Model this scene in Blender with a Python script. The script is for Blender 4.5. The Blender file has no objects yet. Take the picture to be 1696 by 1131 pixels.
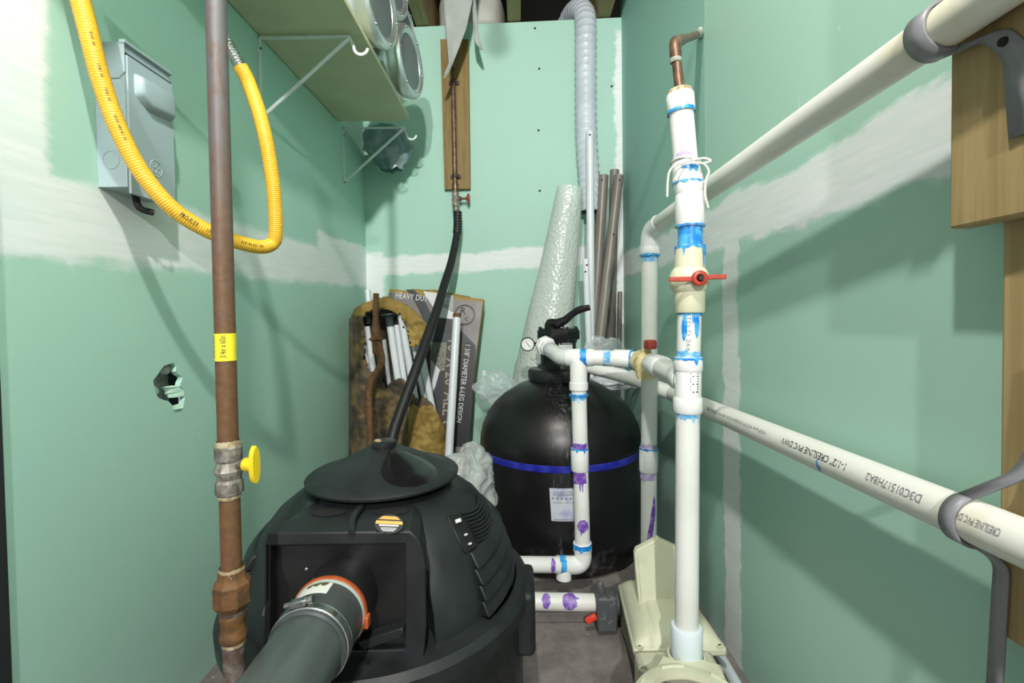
import bpy, bmesh, math, random
from mathutils import Vector, Matrix, noise
from mathutils.geometry import tessellate_polygon

random.seed(7)
SC = bpy.context.scene
COL = SC.collection
V = Vector

# ------------------------------------------------------------------ camera
W, H, F = 1696.0, 1131.0, 800.0
CAM = V((0.0, 0.0, 0.91))
PITCH, ROLL = math.radians(1.4), math.radians(0.75)
VPX, VPY = 856.0, 522.0                      # where the room's depth lines meet in the picture
_f = V((0, math.cos(PITCH), -math.sin(PITCH)))
_r0 = V((1, 0, 0)); _u0 = _r0.cross(_f)
_r = _r0 * math.cos(ROLL) - _u0 * math.sin(ROLL)
_u = _u0 * math.cos(ROLL) + _r0 * math.sin(ROLL)
_d = V((0, 1, 0))
_vx, _vy = F * _d.dot(_r) / _d.dot(_f), F * _d.dot(_u) / _d.dot(_f)
SHX = (W / 2 + _vx - VPX) / W
SHY = (VPY - H / 2 + _vy) / W
cd = bpy.data.cameras.new('camera'); cam = bpy.data.objects.new('camera', cd); COL.objects.link(cam)
cd.sensor_width = 36.0; cd.lens = F / W * 36.0; cd.shift_x = SHX; cd.shift_y = SHY
cd.clip_start = 0.02; cd.clip_end = 60
cam.matrix_world = Matrix(((_r.x, _u.x, -_f.x, CAM.x), (_r.y, _u.y, -_f.y, CAM.y), (_r.z, _u.z, -_f.z, CAM.z), (0, 0, 0, 1)))
SC.camera = cam

def ray(px, py):
    a = (px - W / 2 + SHX * W) / F; b = (H / 2 - py + SHY * W) / F
    return _f + _r * a + _u * b
def P(px, py, Y):
    d = ray(px, py); return CAM + d * (Y / d.y)
def PX(px, py, X):
    d = ray(px, py); return CAM + d * (X / d.x)
def PZ(px, py, z):
    d = ray(px, py); return CAM + d * ((z - CAM.z) / d.z)
def PP(px, py, p0, n):
    d = ray(px, py); return CAM + d * ((p0 - CAM).dot(n) / d.dot(n))

# ------------------------------------------------------------------ world, light, exposure
wd = bpy.data.worlds.new('world'); SC.world = wd; wd.use_nodes = True
bg = wd.node_tree.nodes['Background']; bg.inputs[0].default_value = (0.80, 0.88, 0.86, 1); bg.inputs[1].default_value = 0.56
def lamp(name, loc, power, radius, col):
    l = bpy.data.lights.new(name, 'POINT'); l.energy = power; l.shadow_soft_size = radius; l.color = col
    o = bpy.data.objects.new(name, l); o.location = loc; COL.objects.link(o); return o
BULB = V((-0.05, 0.0, 2.37))
BULB_EMIT = 2500.0
lamp('hallway_lamp', (-0.02, -2.5, 2.40), 440, 0.035, (1.0, 0.97, 0.93))
vs = SC.view_settings
vs.view_transform = 'Standard'; vs.look = 'None'; vs.gamma = 1.0; vs.use_curve_mapping = False; vs.exposure = -0.12

# ------------------------------------------------------------------ material helpers
class NT:
    def __init__(s, name):
        s.m = bpy.data.materials.new(name); s.m.use_nodes = True
        s.t = s.m.node_tree; s.b = s.t.nodes['Principled BSDF']
    def n(s, typ, ins=None, **props):
        nd = s.t.nodes.new(typ)
        for k, v in props.items(): setattr(nd, k, v)
        for k, v in (ins or {}).items(): s.set(nd.inputs[k], v)
        return nd
    def set(s, sock, v):
        if isinstance(v, bpy.types.NodeSocket): s.t.links.new(v, sock)
        else:
            if sock.type == 'RGBA' and len(v) == 3: v = tuple(v) + (1,)
            sock.default_value = v
    def math(s, op, a, b=0.0, clamp=False):
        nd = s.n('ShaderNodeMath', {0: a, 1: b}, operation=op); nd.use_clamp = clamp; return nd.outputs[0]
    def mix(s, fac, a, b, blend='MIX'):
        nd = s.n('ShaderNodeMix', None, data_type='RGBA', blend_type=blend)
        s.set(nd.inputs[0], fac); s.set(nd.inputs[6], a); s.set(nd.inputs[7], b); return nd.outputs[2]
    def noise(s, vec, scale, detail=4, rough=.55, dist=0):
        nd = s.n('ShaderNodeTexNoise', {'Vector': vec, 'Scale': scale, 'Detail': detail, 'Roughness': rough, 'Distortion': dist}); return nd.outputs[0]
    def rng(s, v, a, b, c=0.0, d=1.0, smooth=True):
        nd = s.n('ShaderNodeMapRange', {0: v, 1: a, 2: b, 3: c, 4: d}, interpolation_type='SMOOTHSTEP' if smooth else 'LINEAR'); return nd.outputs[0]
    def pos(s):
        g = s.n('ShaderNodeNewGeometry'); return g.outputs['Position']
    def obj(s):
        return s.n('ShaderNodeTexCoord').outputs['Object']
    def sep(s, v):
        return s.n('ShaderNodeSeparateXYZ', {0: v}).outputs
    def scale(s, v, sx, sy, sz):
        return s.n('ShaderNodeVectorMath', {0: v, 1: (sx, sy, sz)}, operation='MULTIPLY').outputs[0]
    def bump(s, h, strength=.3, dist=.002):
        nd = s.n('ShaderNodeBump', {'Height': h, 'Strength': strength, 'Distance': dist}); s.set(s.b.inputs['Normal'], nd.outputs[0])
    def out(s, **kw):
        for k, v in kw.items(): s.set(s.b.inputs[k.replace('_', ' ')], v)
        return s.m

def M(name, col, rough=.5, metal=0.0, col2=None, scale=12, lo=.4, hi=.65, bump=None, spec=None, alpha=1.0, trans=0.0, stretch=None, coat=0.0, rough2=None, emit=None):
    t = NT(name); v = t.pos()
    if stretch: v = t.scale(v, *stretch)
    c = col
    if col2 is not None:
        f = t.rng(t.noise(v, scale), lo, hi); c = t.mix(f, col, col2)
        if rough2 is not None: t.out(Roughness=t.rng(f, 0, 1, rough, rough2, False))
    t.out(Base_Color=c, Metallic=metal)
    if rough2 is None: t.out(Roughness=rough)
    if spec is not None: t.out(**{'Specular IOR Level'.replace(' ', '_'): spec})
    if bump: t.bump(t.noise(v, bump[0]), bump[1], .002)
    if alpha < 1: t.out(Alpha=alpha)
    if trans: t.out(Transmission_Weight=trans)
    if coat: t.out(Coat_Weight=coat)
    if emit: t.out(Emission_Color=emit[0], Emission_Strength=emit[1])
    return t.m

# ------------------------------------------------------------------ mesh helpers
WL = {}
def wloc(o): return WL.get(o.name, V((0, 0, 0)))
class MB:
    def __init__(s): s.v = []; s.f = []
    def add(s, vs, fs):
        b = len(s.v); s.v += [V(x) for x in vs]; s.f += [tuple(i + b for i in f) for f in fs]; return s
    def box(s, c, size, rot=None):
        hx, hy, hz = [x / 2 for x in size]; c = V(c)
        vs = [V((x, y, z)) for x in (-hx, hx) for y in (-hy, hy) for z in (-hz, hz)]
        if rot is not None: vs = [rot @ v for v in vs]
        return s.add([c + v for v in vs], [(0, 1, 3, 2), (4, 6, 7, 5), (0, 4, 5, 1), (2, 3, 7, 6), (0, 2, 6, 4), (1, 5, 7, 3)])
    def box2(s, a, b):
        a, b = V(a), V(b); return s.box((a + b) / 2, b - a)
    def tube(s, path, r, n=20, cap=True, flat=None, up=None):
        path = [V(p) for p in path]; N = len(path)
        rs = r if isinstance(r, (list, tuple)) else [r] * N
        fr = frames(path, up); vs, fs = [], []
        for i in range(N):
            t, a, b = fr[i]; fl = flat if flat else 1.0
            for k in range(n):
                th = 2 * math.pi * k / n
                vs.append(path[i] + a * (math.cos(th) * rs[i]) + b * (math.sin(th) * rs[i] * fl))
        for i in range(N - 1):
            for k in range(n):
                k2 = (k + 1) % n
                fs.append((i * n + k, i * n + k2, (i + 1) * n + k2, (i + 1) * n + k))
        if cap: fs.append(tuple(range(n - 1, -1, -1))); fs.append(tuple((N - 1) * n + k for k in range(n)))
        return s.add(vs, fs)
    def lathe(s, prof, o=(0, 0, 0), ax=(0, 0, 1), n=32, cap0=True, cap1=True, ref=None):
        """prof: (radius, distance along the axis)"""
        o, ax = V(o), V(ax).normalized(); a, b = perp(ax, ref); vs, fs = [], []; N = len(prof)
        for r, h in prof:
            for k in range(n):
                th = 2 * math.pi * k / n
                vs.append(o + ax * h + a * (r * math.cos(th)) + b * (r * math.sin(th)))
        for i in range(N - 1):
            for k in range(n):
                k2 = (k + 1) % n
                fs.append((i * n + k, i * n + k2, (i + 1) * n + k2, (i + 1) * n + k))
        if cap0: fs.append(tuple(range(n - 1, -1, -1)))
        if cap1: fs.append(tuple((N - 1) * n + k for k in range(n)))
        return s.add(vs, fs)
    def prism(s, poly, off):
        """poly: 3D points, extruded by the vector off"""
        n = len(poly); poly = [V(p) for p in poly]; off = V(off)
        tri = tessellate_polygon([poly])
        fs = [tuple(t) for t in tri] + [tuple(i + n for i in reversed(t)) for t in tri]
        fs += [(i, i + n, (i + 1) % n + n, (i + 1) % n) for i in range(n)]
        return s.add(poly + [p + off for p in poly], fs)
    def grid(s, fn, nu, nv, keep=None, closed_u=False):
        b = len(s.v); cols = nu if closed_u else nu + 1
        pts = [fn(i / nu, j / nv) for j in range(nv + 1) for i in range(cols)]
        fs = []
        for j in range(nv):
            for i in range(nu):
                i2 = (i + 1) % cols
                if keep and not keep((i + .5) / nu, (j + .5) / nv): continue
                fs.append((j * cols + i, j * cols + i2, (j + 1) * cols + i2, (j + 1) * cols + i))
        used = sorted({i for f in fs for i in f}); mp = {o: k for k, o in enumerate(used)}
        return s.add([pts[i] for i in used], [tuple(mp[i] for i in f) for f in fs])
    def sphere(s, c, r, n=20, m=12, sc=(1, 1, 1)):
        c = V(c); prof = [(max(1e-5, r * math.sin(math.pi * i / m)), -r * math.cos(math.pi * i / m)) for i in range(m + 1)]
        b = len(s.v); s.lathe(prof, (0, 0, 0), (0, 0, 1), n, False, False)
        for i in range(b, len(s.v)): s.v[i] = V((s.v[i].x * sc[0], s.v[i].y * sc[1], s.v[i].z * sc[2])) + c
        return s
    def build(s, name, mat, parent=None, smooth=True, bevel=None, solid=None, subsurf=0, sharp=40, label=None, cat=None, group=None, kind=None, origin=None):
        if origin is None:
            if parent is not None: origin = wloc(parent)
            else:
                xs = [v.x for v in s.v]; ys = [v.y for v in s.v]; zs = [v.z for v in s.v]
                origin = V(((min(xs) + max(xs)) / 2, (min(ys) + max(ys)) / 2, min(zs)))
        me = bpy.data.meshes.new(name); me.from_pydata([v - origin for v in s.v], [], s.f); me.validate(); 
        bm = bmesh.new(); bm.from_mesh(me); bmesh.ops.remove_doubles(bm, verts=bm.verts, dist=1e-6)
        bmesh.ops.recalc_face_normals(bm, faces=bm.faces); bm.to_mesh(me); bm.free()
        if mat is not None: me.materials.append(mat)
        if smooth:
            me.polygons.foreach_set('use_smooth', [True] * len(me.polygons))
            me.set_sharp_from_angle(angle=math.radians(sharp))
        o = bpy.data.objects.new(name, me); COL.objects.link(o)
        if parent is not None: o.parent = parent; o.location = origin - wloc(parent)
        else: o.location = origin
        WL[o.name] = V(origin)
        if bevel:
            md = o.modifiers.new('bevel', 'BEVEL'); md.width = bevel; md.segments = 2; md.limit_method = 'ANGLE'; md.angle_limit = math.radians(50)
        if solid:
            md = o.modifiers.new('solid', 'SOLIDIFY'); md.thickness = solid; md.offset = 0
        if subsurf:
            md = o.modifiers.new('sub', 'SUBSURF'); md.levels = subsurf; md.render_levels = subsurf
        tag(o, label, cat, group, kind)
        return o
def tag(o, label=None, cat=None, group=None, kind=None):
    if label: o['label'] = label
    if cat: o['category'] = cat
    if group: o['group'] = group
    if kind: o['kind'] = kind
    return o
def thing(name, loc, label, cat, group=None, kind=None):
    o = bpy.data.objects.new(name, None); COL.objects.link(o); o.location = loc; o.empty_display_size = .05
    WL[o.name] = V(loc); return tag(o, label, cat, group, kind)
def perp(ax, ref=None):
    if ref is None: ref = V((0, 0, 1)) if abs(ax.z) < .9 else V((1, 0, 0))
    ref = V(ref); a = (ref - ax * ref.dot(ax)).normalized(); return a, ax.cross(a).normalized()
def frames(path, up=None):
    N = len(path); T = []
    for i in range(N):
        a = path[max(0, i - 1)]; b = path[min(N - 1, i + 1)]; T.append((b - a).normalized())
    a, b = perp(T[0], up); out = [(T[0], a, b)]
    for i in range(1, N):
        a = (a - T[i] * a.dot(T[i])).normalized(); out.append((T[i], a, T[i].cross(a)))
    return out
def fillet(pts, r, n=8):
    pts = [V(p) for p in pts]; out = [pts[0]]
    for i in range(1, len(pts) - 1):
        a, b, c = pts[i - 1], pts[i], pts[i + 1]; d1 = (a - b); d2 = (c - b)
        k = min(r, d1.length * .49, d2.length * .49); p, q = b + d1.normalized() * k, b + d2.normalized() * k
        for j in range(n + 1):
            t = j / n; out.append(p * (1 - t) ** 2 + b * (2 * t * (1 - t)) + q * t * t)
    out.append(pts[-1]); return out
def spline(pts, n=12):
    pts = [V(p) for p in pts]; e = [pts[0] * 2 - pts[1]] + pts + [pts[-1] * 2 - pts[-2]]; out = []
    for i in range(1, len(e) - 2):
        p0, p1, p2, p3 = e[i - 1:i + 3]
        for j in range(n):
            t = j / n
            out.append(.5 * ((2 * p1) + (p2 - p0) * t + (2 * p0 - 5 * p1 + 4 * p2 - p3) * t * t + (3 * p1 - p0 - 3 * p2 + p3) * t ** 3))
    out.append(pts[-1]); return out
def resample(path, step):
    out = [path[0].copy()]; acc = 0.0
    for a, b in zip(path, path[1:]):
        L = (b - a).length
        if L == 0: continue
        d = step - acc
        while d <= L: out.append(a + (b - a) * (d / L)); d += step
        acc = L - (d - step)
    return out
def inpoly(x, y, poly):
    c = False; j = len(poly) - 1
    for i in range(len(poly)):
        xi, yi = poly[i]; xj, yj = poly[j]
        if (yi > y) != (yj > y) and x < (xj - xi) * (y - yi) / (yj - yi) + xi: c = not c
        j = i
    return c
def nz(x, y=0, z=0, s=1.0): return noise.noise(V((x * s, y * s, z * s)))

_tc = {}
def text_mesh(s):
    """flat lettering: (points, faces), cap height about 1, left edge at x = 0"""
    if s in _tc: return _tc[s]
    cu = bpy.data.curves.new('lettering', 'FONT'); cu.body = s; cu.size = 1.4; cu.resolution_u = 2
    o = bpy.data.objects.new('lettering', cu); COL.objects.link(o); bpy.context.view_layer.update()
    dg = bpy.context.evaluated_depsgraph_get(); me = bpy.data.meshes.new_from_object(o.evaluated_get(dg))
    vs = [v.co.copy() for v in me.vertices]; fs = [tuple(p.vertices) for p in me.polygons]
    x0 = min(v.x for v in vs); vs = [V((v.x - x0, v.y, 0)) for v in vs]
    bpy.data.objects.remove(o); bpy.data.meshes.remove(me); bpy.data.curves.remove(cu)
    _tc[s] = (vs, fs); return _tc[s]
def text_flat(mb, s, o, xd, yd, h, width=None, center=False):
    vs, fs = text_mesh(s); o, xd, yd = V(o), V(xd).normalized(), V(yd).normalized()
    wmax = max(v.x for v in vs); kx = (width / wmax) if width else h
    off = -wmax / 2 if center else 0
    mb.add([o + xd * ((v.x + off) * kx) + yd * (v.y * h) for v in vs], fs); return mb
def text_cyl(mb, s, p0, ax, face, r, h, width=None, flip=False, around=False):
    """lettering on a cylinder from p0 along ax, centred on the direction face (perpendicular to ax)"""
    vs, fs = text_mesh(s); ax = V(ax).normalized(); n, b = perp(ax, face); p0 = V(p0)
    wmax = max(v.x for v in vs); kx = (width / wmax) if width else h
    out = []
    for v in vs:
        x, y = v.x * kx, (v.y - .5) * h
        if around: sx, ang = y, (x - wmax * kx / 2) / r * (-1 if flip else 1)
        else: sx, ang = x, y / r * (-1 if flip else 1)
        out.append(p0 + ax * sx + (n * math.cos(ang) + b * math.sin(ang)) * r)
    mb.add(out, fs); return mb
def smear(mb, p0, p1, r, t0, t1, seed=0, drip=.02, top=.003, a0=-180, a1=180, ndr=5, nu=72, taper=False):
    """a stain lying round a pipe: from t0 to t1 metres along p0>p1, its far edge running into drips"""
    p0, p1 = V(p0), V(p1); ax = (p1 - p0).normalized(); n, b = perp(ax, CAM - p0); rnd = random.Random(seed)
    dr = [(rnd.uniform(a0, a1), rnd.uniform(.3, 1.0) * drip, rnd.uniform(4, 9)) for _ in range(ndr)]
    def f(u, v):
        ad = a0 + (a1 - a0) * u; e0 = t0 + top * nz(ad * .04, seed); e1 = t1 + .004 * nz(ad * .05, seed + 9)
        for c, L, w in dr: e1 += L * math.exp(-((ad - c) / w) ** 4)
        if taper:
            k = min(1, max(0.02, math.sin(math.pi * u))) ** .6; m = (e0 + e1) / 2; e0, e1 = m + (e0 - m) * k, m + (e1 - m) * k
        t = e0 + (e1 - e0) * v; A = math.radians(ad)
        return p0 + ax * t + (n * math.cos(A) + b * math.sin(A)) * r
    mb.grid(f, nu, 6); return mb
# ------------------------------------------------------------------ materials
GREEN, GREEN2, MUD = (.395, .635, .54), (.425, .675, .575), (.85, .88, .89)
def wall_material(name, axis, bands, seed, ga=GREEN, gb=GREEN2):
    """green board with joint compound: bands = (kind, centre, half width, feather, from, to) along the wall"""
    t = NT(name); p = t.pos(); x, y, z = t.sep(p); h = y if axis == 'y' else x
    q = t.n('ShaderNodeVectorMath', {0: p, 1: (seed, seed * 2.0, 0)}, operation='ADD').outputs[0]
    n1 = t.math('SUBTRACT', t.noise(q, 3.5, 5, .6), .5); n2 = t.math('SUBTRACT', t.noise(t.scale(q, 1.0, 1.0, 3.0) , 9, 6, .65), .5)
    tot = None
    for kind, c, slope, hw, fe, a, b in bands:
        if kind == 'h':
            cc = t.math('ADD', c, t.math('MULTIPLY', h, slope)); d = t.math('SUBTRACT', z, cc); along = h
        else:
            d = t.math('SUBTRACT', h, c); along = z
        d = t.math('ABSOLUTE', t.math('ADD', d, t.math('ADD', t.math('MULTIPLY', n1, .05), t.math('MULTIPLY', n2, .055))))
        m = t.rng(d, hw, hw + fe, 1, 0)
        al = t.math('ADD', along, t.math('MULTIPLY', n2, .12))
        m = t.math('MULTIPLY', m, t.math('MULTIPLY', t.rng(al, a, a + .05), t.rng(al, b - .05, b, 1, 0)))
        tot = m if tot is None else t.math('MAXIMUM', tot, m)
    streak = t.rng(t.noise(t.scale(q, 3, 3, 40) if True else q, 2.5, 4), .35, .7, .82, 1.0)
    base = t.mix(t.noise(q, 1.7, 5), ga, gb)
    base = t.mix(t.rng(t.noise(q, 60, 2), .3, .75, 0, .08), base, (.5, .75, .62))
    scuff = t.rng(t.noise(t.scale(q, 1, 1, .45), 26, 3, .6, .6), .735, .76, 0, .55)
    base = t.mix(scuff, base, (.62, .80, .72))
    spots = t.n('ShaderNodeTexVoronoi', {'Vector': q, 'Scale': 6.0}); sp = t.math('LESS_THAN', spots.outputs['Distance'], .022)
    base = t.mix(t.math('MULTIPLY', sp, .5), base, (.72, .85, .78))
    c = t.mix(t.math('MULTIPLY', tot, streak), base, MUD)
    t.out(Base_Color=c, Roughness=t.rng(tot, 0, 1, .55, .8)); t.out(Specular_IOR_Level=.25)
    t.bump(t.math('ADD', t.math('MULTIPLY', tot, 1.0), t.math('MULTIPLY', t.noise(t.scale(q, 1, 1, 2.5), 14, 5), .35)), .25, .003)
    return t.m
def wood_material(name, a, b, sc=(30, 30, 2.2), rough=.6):
    t = NT(name); p = t.pos(); v = t.scale(p, *sc)
    g = t.noise(v, 1.6, 6, .6, .8); g2 = t.noise(t.scale(p, sc[0] * 4, sc[1] * 4, sc[2]), 2.0, 3)
    c = t.mix(t.rng(g, .3, .7), a, b); c = t.mix(t.rng(g2, .55, .75, 0, .35), c, tuple(x * .55 for x in a))
    t.out(Base_Color=c, Roughness=rough); t.bump(g, .15, .001); return t.m

WL_LEFT = wall_material('green_board_left', 'y', [('h', 1.070, .028, .062, .03, -1, 9), ('v', .798, 0, .042, .025, 1.10, 9), ('h', 1.15, .02, .07, .02, 1.95, 9)], 3.1)
WL_RIGHT = wall_material('green_board_right', 'y', [('h', 1.132, .012, .052, .02, -1, 9), ('v', 1.262, 0, .040, .015, -1, 1.13)], 8.7)
WL_RIGHT2 = wall_material('blue_green_board_right', 'y', [('h', 1.132, .012, .052, .02, -1, 9)], 8.7, (.29, .535, .475), (.32, .57, .50))
WL_BACK = wall_material('green_board_back', 'x', [('h', 1.205, .035, .040, .02, -9, 9), ('v', .548, 0, .014, .02, -1, 2.40), ('v', -.77, 0, .04, .03, .98, 1.28)], 5.3)
CONC = NT('concrete')
_p = CONC.pos(); _c = CONC.mix(CONC.rng(CONC.noise(_p, 7, 8, .7), .3, .7), (.13, .115, .105), (.27, .25, .235))
_c = CONC.mix(CONC.rng(CONC.noise(_p, 3, 4, .6, .5), .58, .7, 0, .8), _c, (.13, .085, .045)); _c = CONC.mix(CONC.rng(CONC.noise(_p, 30, 3), .68, .74, 0, .8), _c, (.5, .47, .43))
CONC.out(Base_Color=_c, Roughness=.65); CONC.bump(CONC.noise(_p, 40, 6), .35, .004); CONC = CONC.m
PVC = M('white_pvc', (.80, .82, .80), .33, col2=(.72, .74, .70), scale=6, spec=.4)
PVCF = M('white_pvc_fitting', (.84, .86, .85), .28, col2=(.78, .80, .78), scale=9)
PVCY = M('aged_pvc', (.76, .77, .72), .36, col2=(.70, .66, .50), scale=5, lo=.55, hi=.72)
CREAM = M('cream_plastic', (.76, .75, .55), .38, col2=(.70, .69, .50), scale=8)
PUMPC = M('almond_pump_plastic', (.62, .64, .47), .42, col2=(.55, .56, .42), scale=10, bump=(180, .08))
PUMPG = M('dusty_almond_plastic', (.40, .41, .33), .6, col2=(.26, .26, .23), scale=14)
PVIOLET = M('purple_primer', (.16, .055, .42), .45, col2=(.40, .30, .62), scale=50, lo=.42, hi=.7)
PBLUE = M('blue_cement', (.01, .22, .70), .30, col2=(.10, .48, .82), scale=60, lo=.4, hi=.66)
PBLUE2 = M('thin_blue_cement', (.10, .42, .78), .35, col2=(.55, .74, .86), scale=45, lo=.4, hi=.6)
PVIO2 = M('faint_purple_primer', (.40, .30, .62), .45, col2=(.66, .62, .74), scale=40, lo=.35, hi=.65)
REDP = M('red_plastic', (.50, .055, .03), .4, col2=(.38, .04, .02), scale=30)
RED2 = M('bright_red_plastic', (.75, .05, .03), .4)
AMBER = M('stained_cream_plastic', (.72, .62, .33), .45, col2=(.50, .36, .12), scale=40, lo=.5, hi=.7)
BLK = M('black_plastic', (.008, .008, .009), .33, col2=(.016, .017, .018), scale=9)
BLKG = M('gloss_black_plastic', (.009, .009, .010), .17)
BLKM = M('matt_black', (.008, .008, .008), .75)
DOME = NT('moulded_black_plastic'); _p = DOME.pos()
_c = DOME.mix(DOME.rng(DOME.noise(_p, 6, 6, .65), .35, .75), (.007, .009, .010), (.019, .024, .027)); _c = DOME.mix(DOME.rng(DOME.noise(DOME.scale(_p, 1, 1, .35), 55, 3, .7), .68, .80, 0, .35), _c, (.075, .085, .085))
DOME.out(Base_Color=_c, Roughness=DOME.rng(DOME.noise(_p, 14, 4), .3, .7, .42, .62)); DOME.bump(DOME.noise(_p, 120, 3), .10, .001); DOME = DOME.m
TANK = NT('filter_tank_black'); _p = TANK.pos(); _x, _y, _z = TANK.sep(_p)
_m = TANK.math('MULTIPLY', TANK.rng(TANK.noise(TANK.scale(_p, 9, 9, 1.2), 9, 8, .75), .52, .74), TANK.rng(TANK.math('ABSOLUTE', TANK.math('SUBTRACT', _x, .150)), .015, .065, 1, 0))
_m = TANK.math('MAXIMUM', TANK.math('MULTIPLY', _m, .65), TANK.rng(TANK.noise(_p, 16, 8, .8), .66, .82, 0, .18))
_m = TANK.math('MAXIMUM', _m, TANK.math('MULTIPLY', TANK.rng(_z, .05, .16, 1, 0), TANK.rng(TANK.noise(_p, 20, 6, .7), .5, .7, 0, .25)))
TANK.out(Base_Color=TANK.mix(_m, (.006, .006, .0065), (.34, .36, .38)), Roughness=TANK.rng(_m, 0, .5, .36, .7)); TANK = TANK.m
BLUEBAND = M('blue_band', (.012, .015, .28), .3, col2=(.03, .04, .36), scale=30)
RUST = NT('rusted_steel_pipe'); _p = RUST.pos(); _x, _y, _z = RUST.sep(_p)
_n = RUST.noise(RUST.scale(_p, 1, 1, .35), 45, 6, .7); _g = RUST.rng(RUST.math('ADD', _z, RUST.math('MULTIPLY', _n, .5)), 1.12, 1.60)
_c = RUST.mix(RUST.rng(RUST.noise(_p, 90, 5, .7), .3, .7), (.115, .054, .024), (.165, .083, .036)); _g2 = RUST.math('MULTIPLY', _g, RUST.rng(_n, .30, .50))
_c = RUST.mix(_g2, _c, (.145, .140, .150)); RUST.out(Base_Color=_c, Roughness=.55, Metallic=RUST.math('MULTIPLY', _g2, .3)); RUST.bump(RUST.noise(_p, 200, 4), .2, .001); RUST = RUST.m
RUST2 = M('orange_rust', (.155, .070, .022), .7, col2=(.085, .042, .018), scale=60, bump=(150, .3))
RUSTD = M('dark_rust', (.085, .055, .04), .6, col2=(.16, .14, .13), scale=70, bump=(150, .3))
VALVEM = M('weathered_brass_body', (.13, .11, .10), .45, metal=.35, col2=(.34, .32, .28), scale=55, bump=(120, .4))
DOPE = M('pipe_dope', (.52, .45, .30), .8, col2=(.30, .22, .12), scale=120, bump=(200, .6))
YEL = M('yellow_hose_jacket', (.85, .50, .045), .30, col2=(.80, .44, .03), scale=10, spec=.5)
YELP = M('yellow_plastic', (.86, .62, .02), .35)
YELT = M('yellow_tape', (.88, .78, .04), .45)
INK = M('black_print', (.015, .015, .017), .6)
INKG = M('grey_print', (.20, .20, .22), .7)
WINK = M('white_print', (.78, .80, .80), .6)
STEEL = M('stainless', (.62, .63, .63), .28, metal=1.0, col2=(.45, .45, .44), scale=60)
GALV = M('bright_cast_aluminium', (.82, .84, .86), .30, metal=.85, col2=(.66, .70, .72), scale=9, rough2=.42)
GALVD = M('grey_lens_plate', (.22, .24, .25), .5, metal=.5)
BOXG = M('grey_blue_enamel', (.33, .42, .46), .38, col2=(.36, .45, .48), scale=5)
BOXD = M('grey_blue_dark_gap', (.05, .07, .08), .6)
SHELFM = M('cream_melamine', (.56, .58, .38), .5, col2=(.50, .52, .34), scale=4)
SHELFE = M('cream_edge_band', (.70, .66, .42), .45)
WENAM = M('white_enamel', (.66, .72, .70), .32, col2=(.52, .56, .54), scale=60, lo=.6, hi=.72)
WOODD = wood_material('stained_board', (.19, .115, .032), (.28, .19, .062))
WOODJ = wood_material('joist_timber', (.25, .18, .07), (.34, .26, .12), (30, 2.2, 30))
WOODN = wood_material('pale_post_timber', (.33, .235, .10), (.42, .31, .15))
COPPER = M('brown_copper', (.13, .072, .046), .42, metal=.5, col2=(.22, .13, .085), scale=40)
COPV = M('verdigris', (.33, .40, .36), .7, col2=(.25, .22, .15), scale=120)
RUBBER = M('black_rubber', (.012, .012, .013), .5)
GREYP = M('grey_abs_pipe', (.085, .105, .10), .36, col2=(.055, .072, .068), scale=7, stretch=(3, .6, 3), lo=.35, hi=.7)
GREYS = M('grey_rubber_sleeve', (.040, .050, .053), .40, col2=(.065, .078, .080), scale=8)
ORANGE = M('orange_ring', (.50, .10, .025), .45, col2=(.36, .065, .018), scale=60)
PAPER = M('white_sticker', (.74, .76, .73), .5)
KRAFT = M('kraft_paper', (.26, .17, .040), .8, col2=(.36, .25, .07), scale=14, bump=(60, .5))
KRAFTD = M('dirty_torn_paper', (.070, .055, .042), .9, col2=(.22, .155, .06), scale=11, lo=.42, hi=.68, bump=(70, .6))
CARD = M('cardboard', (.40, .28, .10), .8, col2=(.32, .21, .07), scale=30)
PGREY = M('print_grey_brown', (.20, .18, .18), .4, col2=(.25, .235, .235), scale=8)
PDARK = M('print_charcoal', (.035, .042, .046), .4)
PNAVY = M('print_blue_black', (.05, .065, .085), .35)
PWHITE = M('print_white', (.72, .74, .76), .35)
PBLACK = M('print_black', (.012, .013, .015), .4)
PGRAV = M('print_gravel', (.10, .10, .085), .5, col2=(.34, .34, .29), scale=240, lo=.42, hi=.58)
PSAND = M('print_sand', (.42, .38, .32), .5)
POLEW = M('white_painted_tube', (.74, .79, .82), .30, col2=(.68, .74, .78), scale=6)
POLEG = M('grey_brown_tube', (.235, .215, .195), .38, col2=(.19, .17, .15), scale=9, stretch=(1, 1, .3))
DUCT = M('white_duct_vinyl', (.62, .68, .76), .35, col2=(.55, .61, .68), scale=8)
GREENCAP = M('dark_green_cap', (.035, .055, .055), .4)
DARKPIPE = M('grey_valve_plastic', (.075, .085, .09), .55, col2=(.20, .19, .18), scale=60, lo=.55, hi=.7)
STRAP = M('grey_plastic_hanger', (.20, .205, .225), .4, col2=(.25, .255, .27), scale=12)
INSUL = M('pale_insulation_facing', (.58, .60, .55), .6, col2=(.50, .52, .47), scale=6, bump=(14, .3))
DARKW = M('dark_underfloor', (.022, .016, .013), .9)
SHEETM = M('torn_vapour_sheet', (.40, .43, .42), .45, col2=(.35, .38, .37), scale=12)
STRING = M('white_cord', (.78, .76, .66), .8)
BAGM = M('blue_grey_poly_bag', (.13, .23, .25), .2, col2=(.30, .38, .40), scale=14, bump=(25, .8), alpha=.92)
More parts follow.
